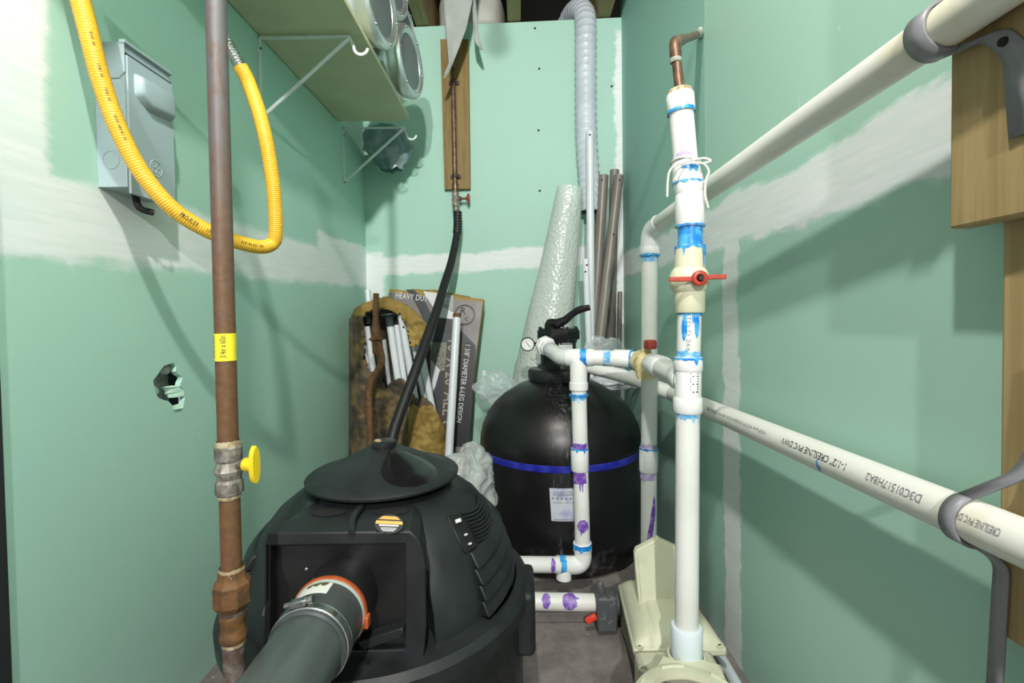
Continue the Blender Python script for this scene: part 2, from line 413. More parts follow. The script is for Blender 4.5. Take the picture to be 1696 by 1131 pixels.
def plastic_film(name, col, alpha, bub, bscale, rough=.22):
    t = NT(name); p = t.pos(); v = t.n('ShaderNodeTexVoronoi', {'Vector': p, 'Scale': bscale}, feature='SMOOTH_F1')
    h = v.outputs['Distance'] if bub else t.noise(p, bscale, 5)
    t.out(Base_Color=col, Roughness=rough, Alpha=alpha, Specular_IOR_Level=.7); t.bump(t.math('MULTIPLY', h, -1.0), .8, .006); return t.m
BUBBLE = plastic_film('bubble_wrap', (.66, .74, .69), .78, True, 85)
BUBBLE2 = plastic_film('loose_bubble_wrap', (.62, .66, .65), .50, True, 60, .12)
FILM = plastic_film('clear_plastic_film', (.66, .76, .76), .34, False, 22, .12)
GLASSB = M('lamp_bulb', (1, 1, 1), .5, emit=((1.0, .96, .90), BULB_EMIT))

# ------------------------------------------------------------------ the room
XL, XR = -.807, .56
def ybw(x): return 2.57 - .055 * (x + .12)             # the back wall stands slightly askew
ZT = 2.44
S = dict(kind='structure')
fl = MB().box2((-2.6, -3.2, -.06), (1.6, 3.0, 0)).build('floor', CONC, smooth=False, origin=V((0, 0, 0)), **S)

# left wall, with the broken hole
hp = [(130, 470), (200, 380), (250, 300), (300, 240), (350, 225), (440, 195), (490, 250), (480, 330), (530, 385), (595, 420), (560, 500), (545, 560), (600, 600), (615, 690), (625, 750), (595, 900), (520, 905), (450, 925), (420, 850), (370, 795), (290, 775), (225, 750), (185, 705), (160, 620), (140, 540)]
hole = [PX(240 + a / 9.42, 580 + b / 9.42, XL) for a, b in hp]
Y0L = .752; TH = .0127
outer = [V((XL, Y0L, 0)), V((XL, 2.66, 0)), V((XL, 2.66, 2.9)), V((XL, Y0L, 2.9))]
bm = bmesh.new(); loops = []
for lp in (outer, hole):
    vs_ = [bm.verts.new(p) for p in lp]; loops.append(vs_)
    for i in range(len(vs_)): bm.edges.new((vs_[i], vs_[(i + 1) % len(vs_)]))
bmesh.ops.triangle_fill(bm, use_beauty=True, use_dissolve=False, edges=bm.edges[:])
bm.verts.index_update(); bm.faces.ensure_lookup_table()
# triangle_fill may also fill the hole: drop faces whose centre lies inside it
hy = [(p.y, p.z) for p in hole]
bad = [f for f in bm.faces if inpoly(f.calc_center_median().y, f.calc_center_median().z, hy)]
bmesh.ops.delete(bm, geom=bad, context='FACES_ONLY'); bm.verts.index_update()
mbw = MB(); base = [v.co.copy() for v in bm.verts]; tri = [tuple(v.index for v in f.verts) for f in bm.faces]
n_ = len(base); mbw.add(base + [p - V((TH, 0, 0)) for p in base], tri + [tuple(i + n_ for i in reversed(t)) for t in tri])
for lp in loops:
    ids = [v.index for v in lp]; mbw.f += [(ids[i], ids[(i + 1) % len(ids)], ids[(i + 1) % len(ids)] + n_, ids[i] + n_) for i in range(len(ids))]
bm.free()
wleft = mbw.build('wall_left', WL_LEFT, smooth=False, origin=V((XL, 1.7, 0)), **S)
GYPS = M('broken_gypsum', (.42, .42, .41), .9, col2=(.30, .30, .29), scale=90)
TORN = M('torn_paper_edge', (.55, .74, .64), .8, col2=(.44, .66, .55), scale=30)
def holept(a, b, dx): q = PX(240 + a / 9.42, 580 + b / 9.42, XL); q.x += dx; return q
def shard(pts, dx, off, name='paper_shard', mat=TORN):
    m = MB(); m.prism([holept(a, b, d) for a, b, d in pts], (-off, 0, 0)); return m.build(name, mat, wleft, smooth=False)
shard([(350, 580, -.012), (410, 562, -.010), (480, 548, -.008), (560, 575, -.002), (608, 640, 0), (612, 715, 0), (520, 735, -.006), (450, 742, -.012), (440, 700, -.014), (410, 680, -.014), (425, 650, -.014), (390, 615, -.014)], 0, .002)
shard([(152, 560, 0), (210, 575, -.004), (262, 600, -.008), (292, 640, -.010), (270, 680, -.009), (225, 675, -.005), (190, 705, 0), (165, 640, 0)], 0, .002)
shard([(470, 870, -.006), (520, 850, -.006), (570, 830, -.004), (598, 780, 0), (600, 905, .0), (520, 912, .004), (440, 928, .004)], 0, .002)
shard([(270, 330, -.011), (300, 290, -.011), (430, 215, -.011), (470, 260, -.011), (465, 350, -.011), (400, 380, -.012), (330, 350, -.012)], 0, .004, 'gypsum_chunk', GYPS)
mc = MB()
c0 = PX(280, 640, XL)
mc.box2((XL - .10, c0.y - .16, c0.z - .16), (XL - .092, c0.y + .16, c0.z + .16)).build('stud_cavity', BLKM, wleft, smooth=False)
MB().box2((XL - .055, c0.y - .02, c0.z - .16), (XL - .045, c0.y + .06, c0.z + .03)).build('foam_backing', GYPS, wleft, smooth=False)
# dark jamb where the left wall ends
MB().box2((XL - .03, .62, 0), (XL + .004, Y0L - .003, 2.3)).build('trim_1', M('dark_jamb', (.02, .022, .026), .6), smooth=False, bevel=.002, **S)

# right wall: boards on a backing, open joint above, filled joint below
wr = MB().box2((XR + TH, -.45, 0), (XR + TH + .09, 2.62, 2.9)).build('wall_right', DARKW, smooth=False, origin=V((XR, 1.1, 0)), **S)
YS = PX(1168, 180, XR).y
for (ya, yb, za, zb) in ((-.45, YS - .001, 1.150, 2.9), (YS + .001, 2.56, 1.150, 2.9), (-.45, 1.2615, 0, 1.150), (1.2615, 2.56, 0, 1.150)):
    MB().box2((XR, ya, za), (XR + TH, yb, zb)).build('drywall_panel', WL_RIGHT if ya < 1.3 or za < 1 else WL_RIGHT2, wr, smooth=False)
# back wall
def BW(x, z, off=0.0): return V((x, ybw(x) - off, z))
mb = MB(); mb.prism([BW(XL - .02, 0), BW(XR + .02, 0), BW(XR + .02, ZT), BW(XL - .02, ZT)], (0, .09, 0))
wb = mb.build('wall_back', WL_BACK, smooth=False, origin=V((-.12, 2.57, 0)), **S)
NB = V((.055, 1, 0)).normalized(); PB = V((-.12, 2.57, 0))
for a, b in ((886, 47), (893, 114), (1013, 143), (892, 216), (894, 316)):
    MB().lathe([(.0001, -.002), (.0055, -.0015), (.006, .001)], PP(a, b, PB, NB), -NB, 10).build('screw_head', BLKM, wb)
# ceiling: joists, boards above, pale insulation between two joists
ce = MB().box2((-2.2, -.6, 2.72), (1.5, 4.6, 2.75)).build('ceiling', DARKW, smooth=False, origin=V((0, 1, 2.72)), **S)
for xc in (-.955, -.478, 0.005, .468, .93):
    MB().box2((xc - .035, -.6, 2.445), (xc + .035, 4.5, 2.72)).build('joist', WOODJ, ce, smooth=False, bevel=.003)
MB().box2((-2.2, 4.5, 2.3), (1.5, 4.55, 2.72)).build('rim_board', DARKW, ce, smooth=False)
def batt(u, v):
    a = 2 * math.pi * u; e = math.pi * (v - .5); cp = lambda t: math.copysign(abs(t) ** .35, t)
    x, y, z = cp(math.cos(a)) * cp(math.cos(e)), cp(math.sin(a)) * cp(math.cos(e)), cp(math.sin(e))
    q = V((-.236 + .196 * x, 3.35 + .68 * y, 2.59 + .124 * z)); return q + V((.008 * nz(z * 2, y * 3), .012 * nz(x * 3, z * 3), .008 * nz(x * 3, y * 4)))
MB().grid(batt, 48, 24, closed_u=True).build('insulation_batt', INSUL, ce, sharp=80)
# the lamp overhead and the one in the passage behind
lh = thing('ceiling_lamp', (BULB.x, BULB.y, 2.445), 'bare bulb in a lampholder under the joists', 'lamp')
MB().lathe([(.05, 0), (.05, -.012), (.025, -.02), (.022, -.05)], (BULB.x, BULB.y, 2.448), (0, 0, 1), 20).build('lampholder', WENAM, lh)
MB().sphere(BULB, .033, 20, 14, (1, 1, 1.15)).build('bulb', GLASSB, lh)
# ------------------------------------------------------------------ gas pipe
GY = .70
gp = P(372, 522, GY)
def gz(y): return P(372, y, GY).z
gt = thing('gas_pipe', (gp.x, GY, 0), 'brown rusted steel gas pipe standing upright before the left wall', 'pipe')
def vcyl(prof, x, y, n=28, **k): return MB().lathe(prof, (x, y, 0), (0, 0, 1), n)
R_ = .0138
vcyl([(R_, gz(742)), (R_, 2.62)], gp.x, GY).build('upper_pipe', RUST, gt)
vcyl([(R_, gz(955)), (R_, gz(805))], gp.x, GY).build('middle_pipe', RUST, gt)
vcyl([(R_ + .001, 0.0), (R_ + .001, gz(1055))], gp.x, GY).build('lower_pipe', RUSTD, gt)
tp = vcyl([(R_ + .0004, gz(597)), (R_ + .0004, gz(552))], gp.x, GY).build('size_label', YELT, gt, label='yellow size label')
for fd_, h_ in ((V((.3, -1, 0)), .008), (V((-1.1, -1, 0)), .007)):
    m = MB(); text_cyl(m, '3/4in x 60in', (gp.x, GY, gz(591)), (0, 0, 1), fd_, R_ + .0008, h_, .031, flip=True); m.build('label_print', INK, tp)
def dope(y0, y1, r, seed):
    m = MB(); z0, z1 = gz(y0), gz(y1)
    def f(u, v):
        a = 2 * math.pi * u; k = r + .0022 * abs(nz(a * 2.2, v * 4, seed, 1.6)) * math.sin(math.pi * min(1, v * .9 + .1)) + .0005
        return V((gp.x + k * math.cos(a), GY + k * math.sin(a), z0 + (z1 - z0) * v + .002 * nz(math.cos(a) * 3, math.sin(a) * 3, seed)))
    return m.grid(f, 40, 8, closed_u=True).build('pipe_dope', DOPE, gt)
dope(747, 729, R_ + .0012, 1); dope(824, 808, R_ + .0005, 2); dope(958, 938, R_ + .002, 3); dope(1066, 1052, R_ + .001, 4)
v0, v1 = gz(818), gz(738); h_ = v1 - v0
vb = vcyl([(.0165, v0), (.0185, v0 + .002), (.0185, v0 + .26 * h_), (.0160, v0 + .32 * h_), (.0168, v0 + .40 * h_), (.0195, v0 + .5 * h_), (.0168, v0 + .62 * h_), (.0160, v0 + .68 * h_), (.0180, v0 + .72 * h_), (.0180, v1 - .002), (.016, v1)], gp.x, GY, 12).build('shutoff_valve', VALVEM, gt, sharp=25)
zc = gz(768)
MB().lathe([(.007, .010), (.007, .030)], (gp.x, GY, zc), (1, -.15, 0), 14).build('valve_stem', VALVEM, vb)
hd = MB(); ax = V((1, -.15, 0)).normalized(); c = V((gp.x, GY, zc)) + ax * .034
hd.lathe([(.0085, -.009), (.010, -.007), (.010, .004), (.008, .006)], c, ax, 18)
hn = []
sd = ax.cross(V((0, 0, 1))).normalized()
for i in range(24):
    a = 2 * math.pi * i / 24; hn.append(c + ax * .004 + sd * (.0085 * math.sin(a) * (1 - .35 * abs(math.cos(a)) ** 3)) + V((0, 0, .0275 * math.copysign(abs(math.cos(a)) ** .7, math.cos(a)))))
hd.prism(hn, ax * .007)
hd.build('valve_handle', YELP, gt, bevel=.0012, label='yellow valve handle')
# union and coupling
u0, u1 = gz(1003), gz(958)
MB().lathe([(.0195, u0 - .004), (.023, u0 + .002), (.0255, u0 + .006), (.0255, u1 - .006), (.021, u1 - .001), (.0185, u1 + .004), (.0185, u1 + .013)], (gp.x, GY, 0), (0, 0, 1), 8).build('union_nut', RUST2, gt, sharp=25)
MB().lathe([(.0165, gz(1022)), (.017, gz(1002))], (gp.x, GY, 0), (0, 0, 1), 24).build('union_tail', RUSTD, gt)
MB().lathe([(.0165, gz(1060)), (.0185, gz(1056)), (.0185, gz(1048)), (.0165, gz(1044)), (.0165, gz(1026)), (.018, gz(1022)), (.018, gz(1016)), (.0155, gz(1013))], (gp.x, GY, 0), (0, 0, 1), 24).build('coupling', RUST2, gt)

# ------------------------------------------------------------------ yellow gas hose
hpx = [(112, -80, -.765), (128, -20, -.76), (146, 50, -.752), (168, 135, -.742), (197, 215, -.727), (236, 288, -.705), (290, 349, -.670), (352, 386, -.628), (405, 404, -.593), (435, 409, -.573), (453, 401, -.560), (457, 380, -.552), (454, 320, -.548), (444, 250, -.552), (430, 190, -.565), (412, 138, -.585), (398, 110, -.598)]
hp3 = resample(spline([PX(*p) for p in hpx], 24), .0015)
hs = thing('gas_hose', (hp3[0].x, hp3[0].y, 1.0), 'yellow jacketed flexible gas hose looping down past the rusted pipe', 'hose')
MB().tube(hp3, [.0155 - (.0012 if i % 3 == 0 else 0) for i in range(len(hp3))], 20).build('jacket', YEL, hs, sharp=80)
ep = resample(spline([PX(398, 110, -.598), PX(388, 92, -.607), PX(377, 72, -.617), PX(366, 40, -.63), PX(358, -40, -.64)], 20), .0016)
MB().tube(ep, [.0118 + (.0016 if i % 4 < 2 else 0) for i in range(len(ep))], 18).build('bare_end', STEEL, hs, sharp=80, label='bare corrugated steel end')
def hose_text(s, i0, h, width, roll=0.0, mat=INK):
    vs, fs = text_mesh(s); wm = max(v.x for v in vs); out = []
    for v in vs:
        k = min(len(hp3) - 2, i0 + v.x / wm * width / .0015); i = int(k); c = hp3[i].lerp(hp3[i + 1], k - i); t = (hp3[i + 1] - hp3[i]).normalized()
        n, b = perp(t, CAM - c); a = roll + (v.y - .5) * h / .0161
        if b.z < 0: b = -b
        out.append(c + (n * math.cos(a) + b * math.sin(a)) * .0161)
    MB().add(out, fs).build('printing', mat, hs)
def idx(px, py): 
    t = ray(px, py).normalized(); return max(range(len(hp3)), key=lambda i: (hp3[i] - CAM).normalized().dot(t))
hose_text('PRO-FLEX', idx(297, 354), .0095, .034, .15)
hose_text('CSST 3/4', idx(338, 380), .006, .02, .1)
hose_text('3/4 EHD 30', idx(392, 401), .005, .05, .2)
for a, b in ((160, 60), (172, 112), (184, 150), (197, 195), (203, 215)): hose_text('EHD 30', idx(a, b), .004, .022, .2)

# ------------------------------------------------------------------ electrical box on the left wall
bx = thing('disconnect_box', (XL, 1.0, 1.16), 'grey metal electrical disconnect box mounted on the left wall', 'electrical box')
ya, yb, xb, za, zb = .941, 1.066, -.750, 1.168, 1.446
MB().box2((XL, ya, za), (xb, yb, zb)).build('case', BOXG, bx, smooth=False, bevel=.0012)
MB().prism([(XL + .004, ya - .0015, zb - .002), (xb + .003, ya - .0015, zb - .002), (xb + .003, ya - .0015, zb - .058), (xb - .008, ya - .0015, zb - .070), (XL + .004, ya - .0015, zb - .070)], (0, .0012, 0)).build('side_flange', BOXG, bx, smooth=False, bevel=.0005)
MB().box2((xb - .006, ya - .003, zb - .004), (xb + .006, yb + .003, zb + .003)).build('top_hood', BOXG, bx, smooth=False, bevel=.001)
cv = MB().box2((xb, ya + .003, za - .012), (xb + .005, yb + .001, zb - .024)).build('cover', BOXG, bx, smooth=False, bevel=.0012)
MB().box2((xb, ya + .001, zb - .0225), (xb + .0035, yb, zb - .020)).build('hinge_gap', BOXD, bx, smooth=False)
def bump_pts(x, i): return [(x, ya + .018 + i, zb - .050 - i * .7), (x, yb - .003 - i, zb - .050 - i * .7), (x, yb - .003 - i, zb - .108 + i), (x, ya + .05, zb - .112 + i), (x, ya + .018 + i, zb - .095 + i)]
a_, b_ = bump_pts(xb + .004, 0), bump_pts(xb + .020, .008)
mm = MB().add(a_ + b_, [(5, 6, 7, 8, 9)] + [(i, (i + 1) % 5, (i + 1) % 5 + 5, i + 5) for i in range(5)]); mm.build('raised_boss', BOXG, cv, bevel=.005, smooth=True, sharp=70)
lc = V((xb + .0052, ya + .070, za + .056))
mm = MB()
for k in range(28):
    pass
ring = [lc + V((0, .0165 * math.cos(2 * math.pi * k / 28), .0165 * math.sin(2 * math.pi * k / 28))) for k in range(29)]
mm.tube(ring, .0011, 6, cap=False)
for sy in (-1, 1):
    for sz in (-1, 1):
        rr = [lc + V((0, sy * .0055 + .0045 * math.cos(2 * math.pi * k / 14), sz * .0055 + .0045 * math.sin(2 * math.pi * k / 14))) for k in range(15)]; mm.tube(rr, .0009, 5, cap=False)
mm.build('embossed_emblem', M('pale_emboss', (.42, .52, .55), .35), cv)
kn = [V((xb - .030 + .016 * math.cos(2 * math.pi * k / 28), ya - .0003, za + .052 + .017 * math.sin(2 * math.pi * k / 28))) for k in range(29)]
MB().tube(kn, .0009, 6, cap=False).build('knockout', BOXG, bx)
MB().lathe([(.0022, 0), (.0022, .0025)], (xb - .040, ya, zb - .060), (0, -1, 0), 10).build('rivet', BOXD, bx)
MB().tube([V((xb + .004, ya + .055, za - .006)), V((xb + .016, ya + .06, za - .008)), V((xb + .018, ya + .085, za - .008)), V((xb + .004, ya + .095, za - .006))], .002, 8).build('hasp', STEEL, bx)
MB().tube(spline([V((xb - .028, ya + .055, za + .002)), V((xb - .026, ya + .057, za - .020)), V((xb - .020, ya + .062, za - .030)), V((xb - .006, ya + .075, za - .034))], 6), .0065, 10).build('cable_clamp', BLKM, bx)

# ------------------------------------------------------------------ shelf
ZS = 1.806
sh = thing('shelf', (-.65, 1.6, ZS), 'cream melamine shelf board fixed high on the left wall', 'shelf')
XF = -.478; YE = 2.235
poly = [V((XL + .003, .55, ZS)), V((XF, .55, ZS)), V((XF, YE - .10, ZS)), V((XF + .004, YE - .06, ZS)), V((XF - .002, YE - .015, ZS)), V((XF - .012, YE, ZS)), V((XL + .003, YE, ZS))]
MB().prism(poly, (0, 0, .017)).build('board', SHELFM, sh, smooth=False, bevel=.002)
MB().box2((XF, .55, ZS + .001), (XF + .0012, YE - .11, ZS + .016)).build('edge_band', SHELFE, sh, smooth=False)
def bracket(Y, label):
    b = thing('shelf_bracket', (XL, Y, 1.53), label, 'bracket', 'shelf and rod brackets')
    z0, z1, xf = 1.540, ZS - .006, -.515
    MB().box2((XL, Y - .006, z0), (XL + .006, Y + .006, z1)).build('wall_leg', WENAM, b, bevel=.001)
    MB().box2((XL, Y - .006, z1 - .006), (xf, Y + .006, z1)).build('top_arm', WENAM, b, bevel=.001)
    MB().tube([V((XL + .008, Y, z0 + .01)), V((xf - .002, Y, z1 - .005))], .0062, 10).build('brace', WENAM, b)
    hk = [V((xf - .004, Y, z1 - .003))]
    for k in range(13):
        a = math.pi * (1.0 + .95 * k / 12); hk.append(V((xf + .032 + .022 * math.cos(a), Y, z1 - .036 + .022 * math.sin(a))))
    MB().tube(fillet(hk, .004, 3), .0048, 10, flat=.5).build('rod_hook', WENAM, b)
    for zz in (z0 + .006, z1 - .035): MB().lathe([(.004, 0), (.003, .003)], (XL + .006, Y, zz), (1, 0, 0), 10).build('screw', BLKM, b)
bracket(PX(429, 120, XL).y, 'white shelf bracket nearer the yellow hose, with an upturned rod hook')
bracket(PX(568, 250, XL).y, 'white shelf bracket at the far end of the shelf by the back corner')

# round metal housings on the shelf
def housing(c, ax, r, d, label, seed):
    c = V(c); ax = V(ax).normalized(); base = V((c.x, c.y, c.z - r))
    h = thing('lamp_housing', base, label, 'lamp housing', 'cast metal lamp housings on the shelf')
    up, sd = perp(ax, V((0, 0, 1)))
    MB().lathe([(r * .80, -d), (r * .98, -d * .9), (r * .98, -d * .35), (r * .88, -d * .28)], c, ax, 8, ref=(up + sd * .41)).build('octagonal_body', GALV, h, bevel=.004, sharp=30)
    MB().lathe([(r * .86, -d * .32), (r * .93, -d * .22), (r * .99, -d * .10), (r * .99, 0), (r * .94, .010), (r * .86, .012), (r * .80, .006), (r * .74, .004), (r * .72, -.004)], c, ax, 48, cap1=False).build('front_ring', GALV, h, sharp=30)
    MB().lathe([(r * .73, -.006), (r * .73, .001), (r * .70, .003)], c, ax, 48).build('front_plate', GALVD, h)
    for k in range(6):
        a = math.pi / 6 + k * math.pi / 3; q = c + (up * math.cos(a) + sd * math.sin(a)) * r * .88 + ax * .011
        MB().sphere(q, .006, 10, 6).build('screw', STEEL, h)
    q = c - ax * d * .6 - sd * r * .99 * (1 if sd.y > 0 else -1)
    MB().box(q, (.05, .02, .05)).build('cable_entry', GALVD, h, bevel=.004)
    return h
housing((-.430, 2.03, 1.823 + .142), (1, -.16, 0), .142, .17, 'large round silver housing resting on the shelf end, lowest of the pile', 1)
housing((-.445, 1.645, 1.823 + .142), (1, -.12, 0), .142, .17, 'large round silver housing on the shelf nearest the camera', 2)
housing((-.480, 1.96, 2.111 + .13), (1, -.22, .05), .130, .11, 'round silver housing stacked on top of the others under the joists', 3)
housing((-.480, 2.175, 2.112 + .085), (1, -.25, 0), .085, .09, 'small round silver housing at the back of the stacked pile', 4)

# poly bag hanging off the shelf end
def bag(u, v):
    a = 2 * math.pi * u; k = .55 + .45 * math.sin(math.pi * min(1, v * 1.15)) ** .5
    c = V((-.655 + .04 * v, 2.44, 1.86 - .215 * v)); w, d = .125 * (1 - .15 * v), .065
    n_ = 1 + .20 * nz(math.cos(a) * 2, math.sin(a) * 2, v * 5)
    return c + V((w * k * math.cos(a) * n_, d * k * math.sin(a) * n_, .02 * nz(a * 2, v * 6, 4)))
MB().grid(bag, 40, 20, closed_u=True).build('plastic_bag', BAGM, label='crumpled blue-grey plastic bag hanging behind the shelf end', cat='bag', sharp=60)

# ------------------------------------------------------------------ board with copper pipe on the back wall
def bq(px, py, off=0.0): q = PP(px, py, PB, NB); return q - NB * off
bd = MB().prism([bq(731, 70), bq(777, 70), bq(780, 315), bq(738, 316)], -NB * .03)
bd.build('backing_board', WOODD, smooth=False, bevel=.002, label='dark stained board on the back wall behind the copper pipe', cat='board')
cpt = thing('copper_supply', bq(757, 345, .05), 'copper water pipe with stop valve running down the stained board', 'pipe')
MB().tube([bq(752, 75, .052), bq(757, 322, .052)], .0125, 16).build('riser', COPPER, cpt)
MB().lathe([(.017, 0), (.017, .03)], bq(757, 318, .052), (0, 0, 1), 16).build('solder_socket', COPPER, cpt)
for py in (143, 296):
    m = MB(); c = bq(754 if py < 200 else 757, py, .032); m.box(c + V((0, -.004, 0)), (.055, .008, .018)); m.lathe([(.017, -.009), (.017, .009)], c - NB * .02, (0, 0, 1), 16)
    m.build('pipe_clip', M('dark_clip_%d' % py, (.06, .035, .03), .6), cpt)
q0, q1 = bq(758, 347, .052), bq(757, 322, .052)
L = (q1 - q0).length
sv = MB().lathe([(.014, 0), (.019, .004), (.019, .022), (.016, .026), (.022, L * .5), (.016, L - .026), (.019, L - .02), (.019, L - .003), (.014, L)], q0, q1 - q0, 12).build('stop_valve', M('aged_bronze', (.30, .25, .20), .4, metal=.5, col2=(.45, .42, .38), scale=60), cpt, sharp=30)
qc = (q0 + q1) / 2 + V((0, 0, .004))
MB().lathe([(.012, 0), (.012, .03), (.006, .032), (.006, .055), (.011, .056), (.011, .064)], qc, (1, -.1, 0), 12).build('valve_stem', COPPER, sv)
wh = MB().lathe([(.008, -.006), (.024, -.004), (.027, 0), (.024, .004), (.008, .006)], qc + V((.068, -.007, 0)), (1, -.1, 0), 10)
wh.build('hand_wheel', M('red_wheel', (.42, .035, .03), .45), sv, label='red hand wheel')
MB().lathe([(.017, -.028), (.019, -.02), (.017, 0)], q0, (0, 0, 1), 16).build('hose_tail', VALVEM, sv)
# black hose
bh = [(758, 352, 2.50), (757, 385, 2.46), (748, 432, 2.38), (737, 468, 2.30), (724, 512, 2.20), (705, 566, 2.09), (686, 620, 1.99), (664, 680, 1.90), (650, 724, 1.84), (640, 790, 1.77)]
bp = resample(spline([P(*p) for p in bh], 16), .004)
bho = thing('water_hose', bp[-1], 'black rubber hose running down from the stop valve behind the dome lid', 'hose')
MB().tube(bp, [.0175 + .004 * min(1, i / len(bp) * 2) for i in range(len(bp))], 16).build('hose_body', RUBBER, bho, sharp=80)
MB().tube(bp[:32], [.0195 + (.003 if i % 4 < 2 else 0) for i in range(32)], 16).build('ribbed_sleeve', RUBBER, bho, sharp=80)

# ------------------------------------------------------------------ white duct at the back wall
dc = [(930, 60, 2.86), (944, 30, 2.76), (955, 18, 2.64), (967, 22, 2.545), (970, 50, 2.485), (970, 110, 2.475), (971, 220, 2.47), (976, 300, 2.465), (977, 352, 2.46)]
dp = resample(spline([P(*p) for p in dc], 20), .0062)
dt = thing('flexible_duct', dp[-1], 'white ribbed flexible duct coming over the back wall', 'duct')
MB().tube(dp, [.056 - (.0 if i % 6 < 2 else .0042) for i in range(len(dp))], 28, cap=False).build('duct_sleeve', DUCT, dt, sharp=80)
MB().lathe([(.050, 0), (.049, .01)], dp[-1], dp[-2] - dp[-1], 28).build('duct_mouth', BLKM, dt)

# torn sheets hanging from the joists
def sheet(pts, Y, name, label, th=.002, bow=.006):
    m = MB(); n = len(pts)
    def f(u, v):
        # pts: list of (y, xl, xr)
        k = v * (n - 1); i = min(n - 2, int(k)); t = k - i
        y = pts[i][0] * (1 - t) + pts[i + 1][0] * t; a = pts[i][1] * (1 - t) + pts[i + 1][1] * t; b = pts[i][2] * (1 - t) + pts[i + 1][2] * t
        return P(a + (b - a) * u, y, Y + bow * math.sin(u * 3 + v * 1.5) + .006 * nz(u * 2, v * 3, Y))
    m.grid(f, 10, 36).build(name, SHEETM, solid=th, label=label, cat='plastic sheet', sharp=80)
sheet([(-70, 728, 792), (0, 734, 783), (48, 738, 772), (80, 741, 760), (105, 743.5, 750), (120, 737, 743), (130, 734, 736)], 2.36, 'torn_sheet', 'pale torn sheet with a pointed end hanging before the stained board')
sheet([(-70, 779, 785), (0, 782, 788), (50, 784, 792), (70, 787, 797), (83, 796, 800)], 2.40, 'torn_strip', 'narrow pale strip dangling beside the torn pointed sheet', bow=.003)
# ------------------------------------------------------------------ poles in the back right corner
def pole(top, bot, Yt, Yb, r, mat, name, label, cat, group=None, holes=(), hollow=True, zb=0.0):
    a = P(*top, Yt); b = P(*bot, Yb); d = (b - a).normalized(); b = a + d * ((zb - a.z) / d.z); L = (a - b).length; ax = (a - b).normalized()
    o = thing(name, b, label, cat, group)
    MB().lathe([(r, 0), (r, L), (r * .86, L), (r * .86, L - .05)], b, ax, 20, cap1=True).build('tube', mat, o)
    n, s_ = perp(ax, CAM - a)
    for h, off in holes:
        MB().lathe([(.0045, 0), (.0045, .002)], a - ax * h + (n * math.cos(off) + s_ * math.sin(off)) * (r - .0005), n * math.cos(off) + s_ * math.sin(off), 10).build('drilled_hole', BLKM, o)
    return o
GP = 'grey tubes leaning in the back corner'
pole((1000, 291), (983, 549), 2.43, 2.395, .0245, POLEG, 'metal_tube', 'grey-brown tube leaning in the corner, left of the three tall ones', 'tube', GP, ((.03, -.3),))
pole((1018, 282), (1011, 566), 2.50, 2.47, .0235, POLEG, 'metal_tube', 'grey-brown tube tucked behind two others in the corner, tallest of them', 'tube', GP)
pole((1025, 291), (994, 559), 2.40, 2.345, .0245, POLEG, 'metal_tube', 'grey-brown tube slanting from the corner across the tall ones', 'tube', GP, ((.03, .2), (.30, .3)))
pole((1027, 483), (1025, 576), 2.49, 2.48, .012, POLEG, 'metal_tube', 'short thin grey tube at the far right of the corner', 'tube', GP)
pole((977, 219), (978, 430), 2.38, 2.372, .0195, POLEW, 'white_tube', 'tall thin white tube standing before the ribbed duct', 'tube', 'white tubes by the duct', ((.02, .0),))
pole((970, 429), (974, 529), 2.23, 2.225, .0150, POLEW, 'white_tube', 'short white tube with rust flecks beside the bubble wrap roll', 'tube', 'white tubes by the duct', ((.03, .3), (.06, -.2)))

# ------------------------------------------------------------------ bubble wrap
ra, rb = P(944, 312, 2.355), P(866, 834, 2.33)
def roll(u, v):
    a = 2 * math.pi * u; ax = (ra - rb).normalized(); n, s_ = perp(ax, V((0, -1, 0))); k = v
    r = (.152 * (1 - k) + .118 * k) if k < .45 else (.1297 - (k - .45) / .55 * .068)
    r *= 1 + .05 * nz(math.cos(a) * 1.5, math.sin(a) * 1.5, k * 5) + .025 * nz(a * 3, k * 2)
    return rb + (ra - rb) * k + (n * math.cos(a) + s_ * math.sin(a)) * r
MB().grid(roll, 48, 60, closed_u=True).build('bubble_wrap_roll', BUBBLE, sharp=80, label='tall roll of bubble wrap leaning against the back wall', cat='bubble wrap')
def heap(cx, cy, Y, w, h, d, mat, name, label, seed, nu=90, nv=50, amp=.34):
    c = P(cx, cy, Y)
    def f(u, v):
        a = 2 * math.pi * u; e = math.pi * (v - .5); k = 1 + amp * nz(math.cos(a) * math.cos(e) * 1.6 + seed, math.sin(a) * math.cos(e) * 1.6, math.sin(e) * 1.6) + amp * .8 * (.22 - abs(nz(math.cos(a) * math.cos(e) * 3 + seed, math.sin(a) * math.cos(e) * 3, math.sin(e) * 3))) + amp * .12 * nz(math.cos(a) * 8 + seed, math.sin(a) * 8, e * 7)
        return c + V((w * k * math.cos(a) * math.cos(e), d * k * math.sin(a) * math.cos(e), h * k * math.sin(e)))
    return MB().grid(f, nu, nv, closed_u=True).build(name, mat, sharp=80, label=label, cat='plastic wrap')
heap(770, 800, 1.60, .105, .115, .12, BUBBLE2, 'bubble_wrap_heap', 'loose crumpled bubble wrap squeezed between the dome and the filter tank', 3)
heap(820, 640, 2.26, .095, .070, .04, FILM, 'plastic_film', 'clear plastic film bunched at the foot of the bubble wrap roll', 8)
heap(1000, 590, 2.22, .115, .085, .045, FILM, 'plastic_film', 'clear plastic film lying behind the filter valve', 12)
heap(1010, 634, 2.20, .14, .035, .05, M('stained_film', (.62, .58, .66), .35, col2=(.55, .66, .64), scale=14, bump=(20, .6), alpha=.8), 'stained_film', 'crumpled pinkish stained film on the floor side of the filter valve', 15)

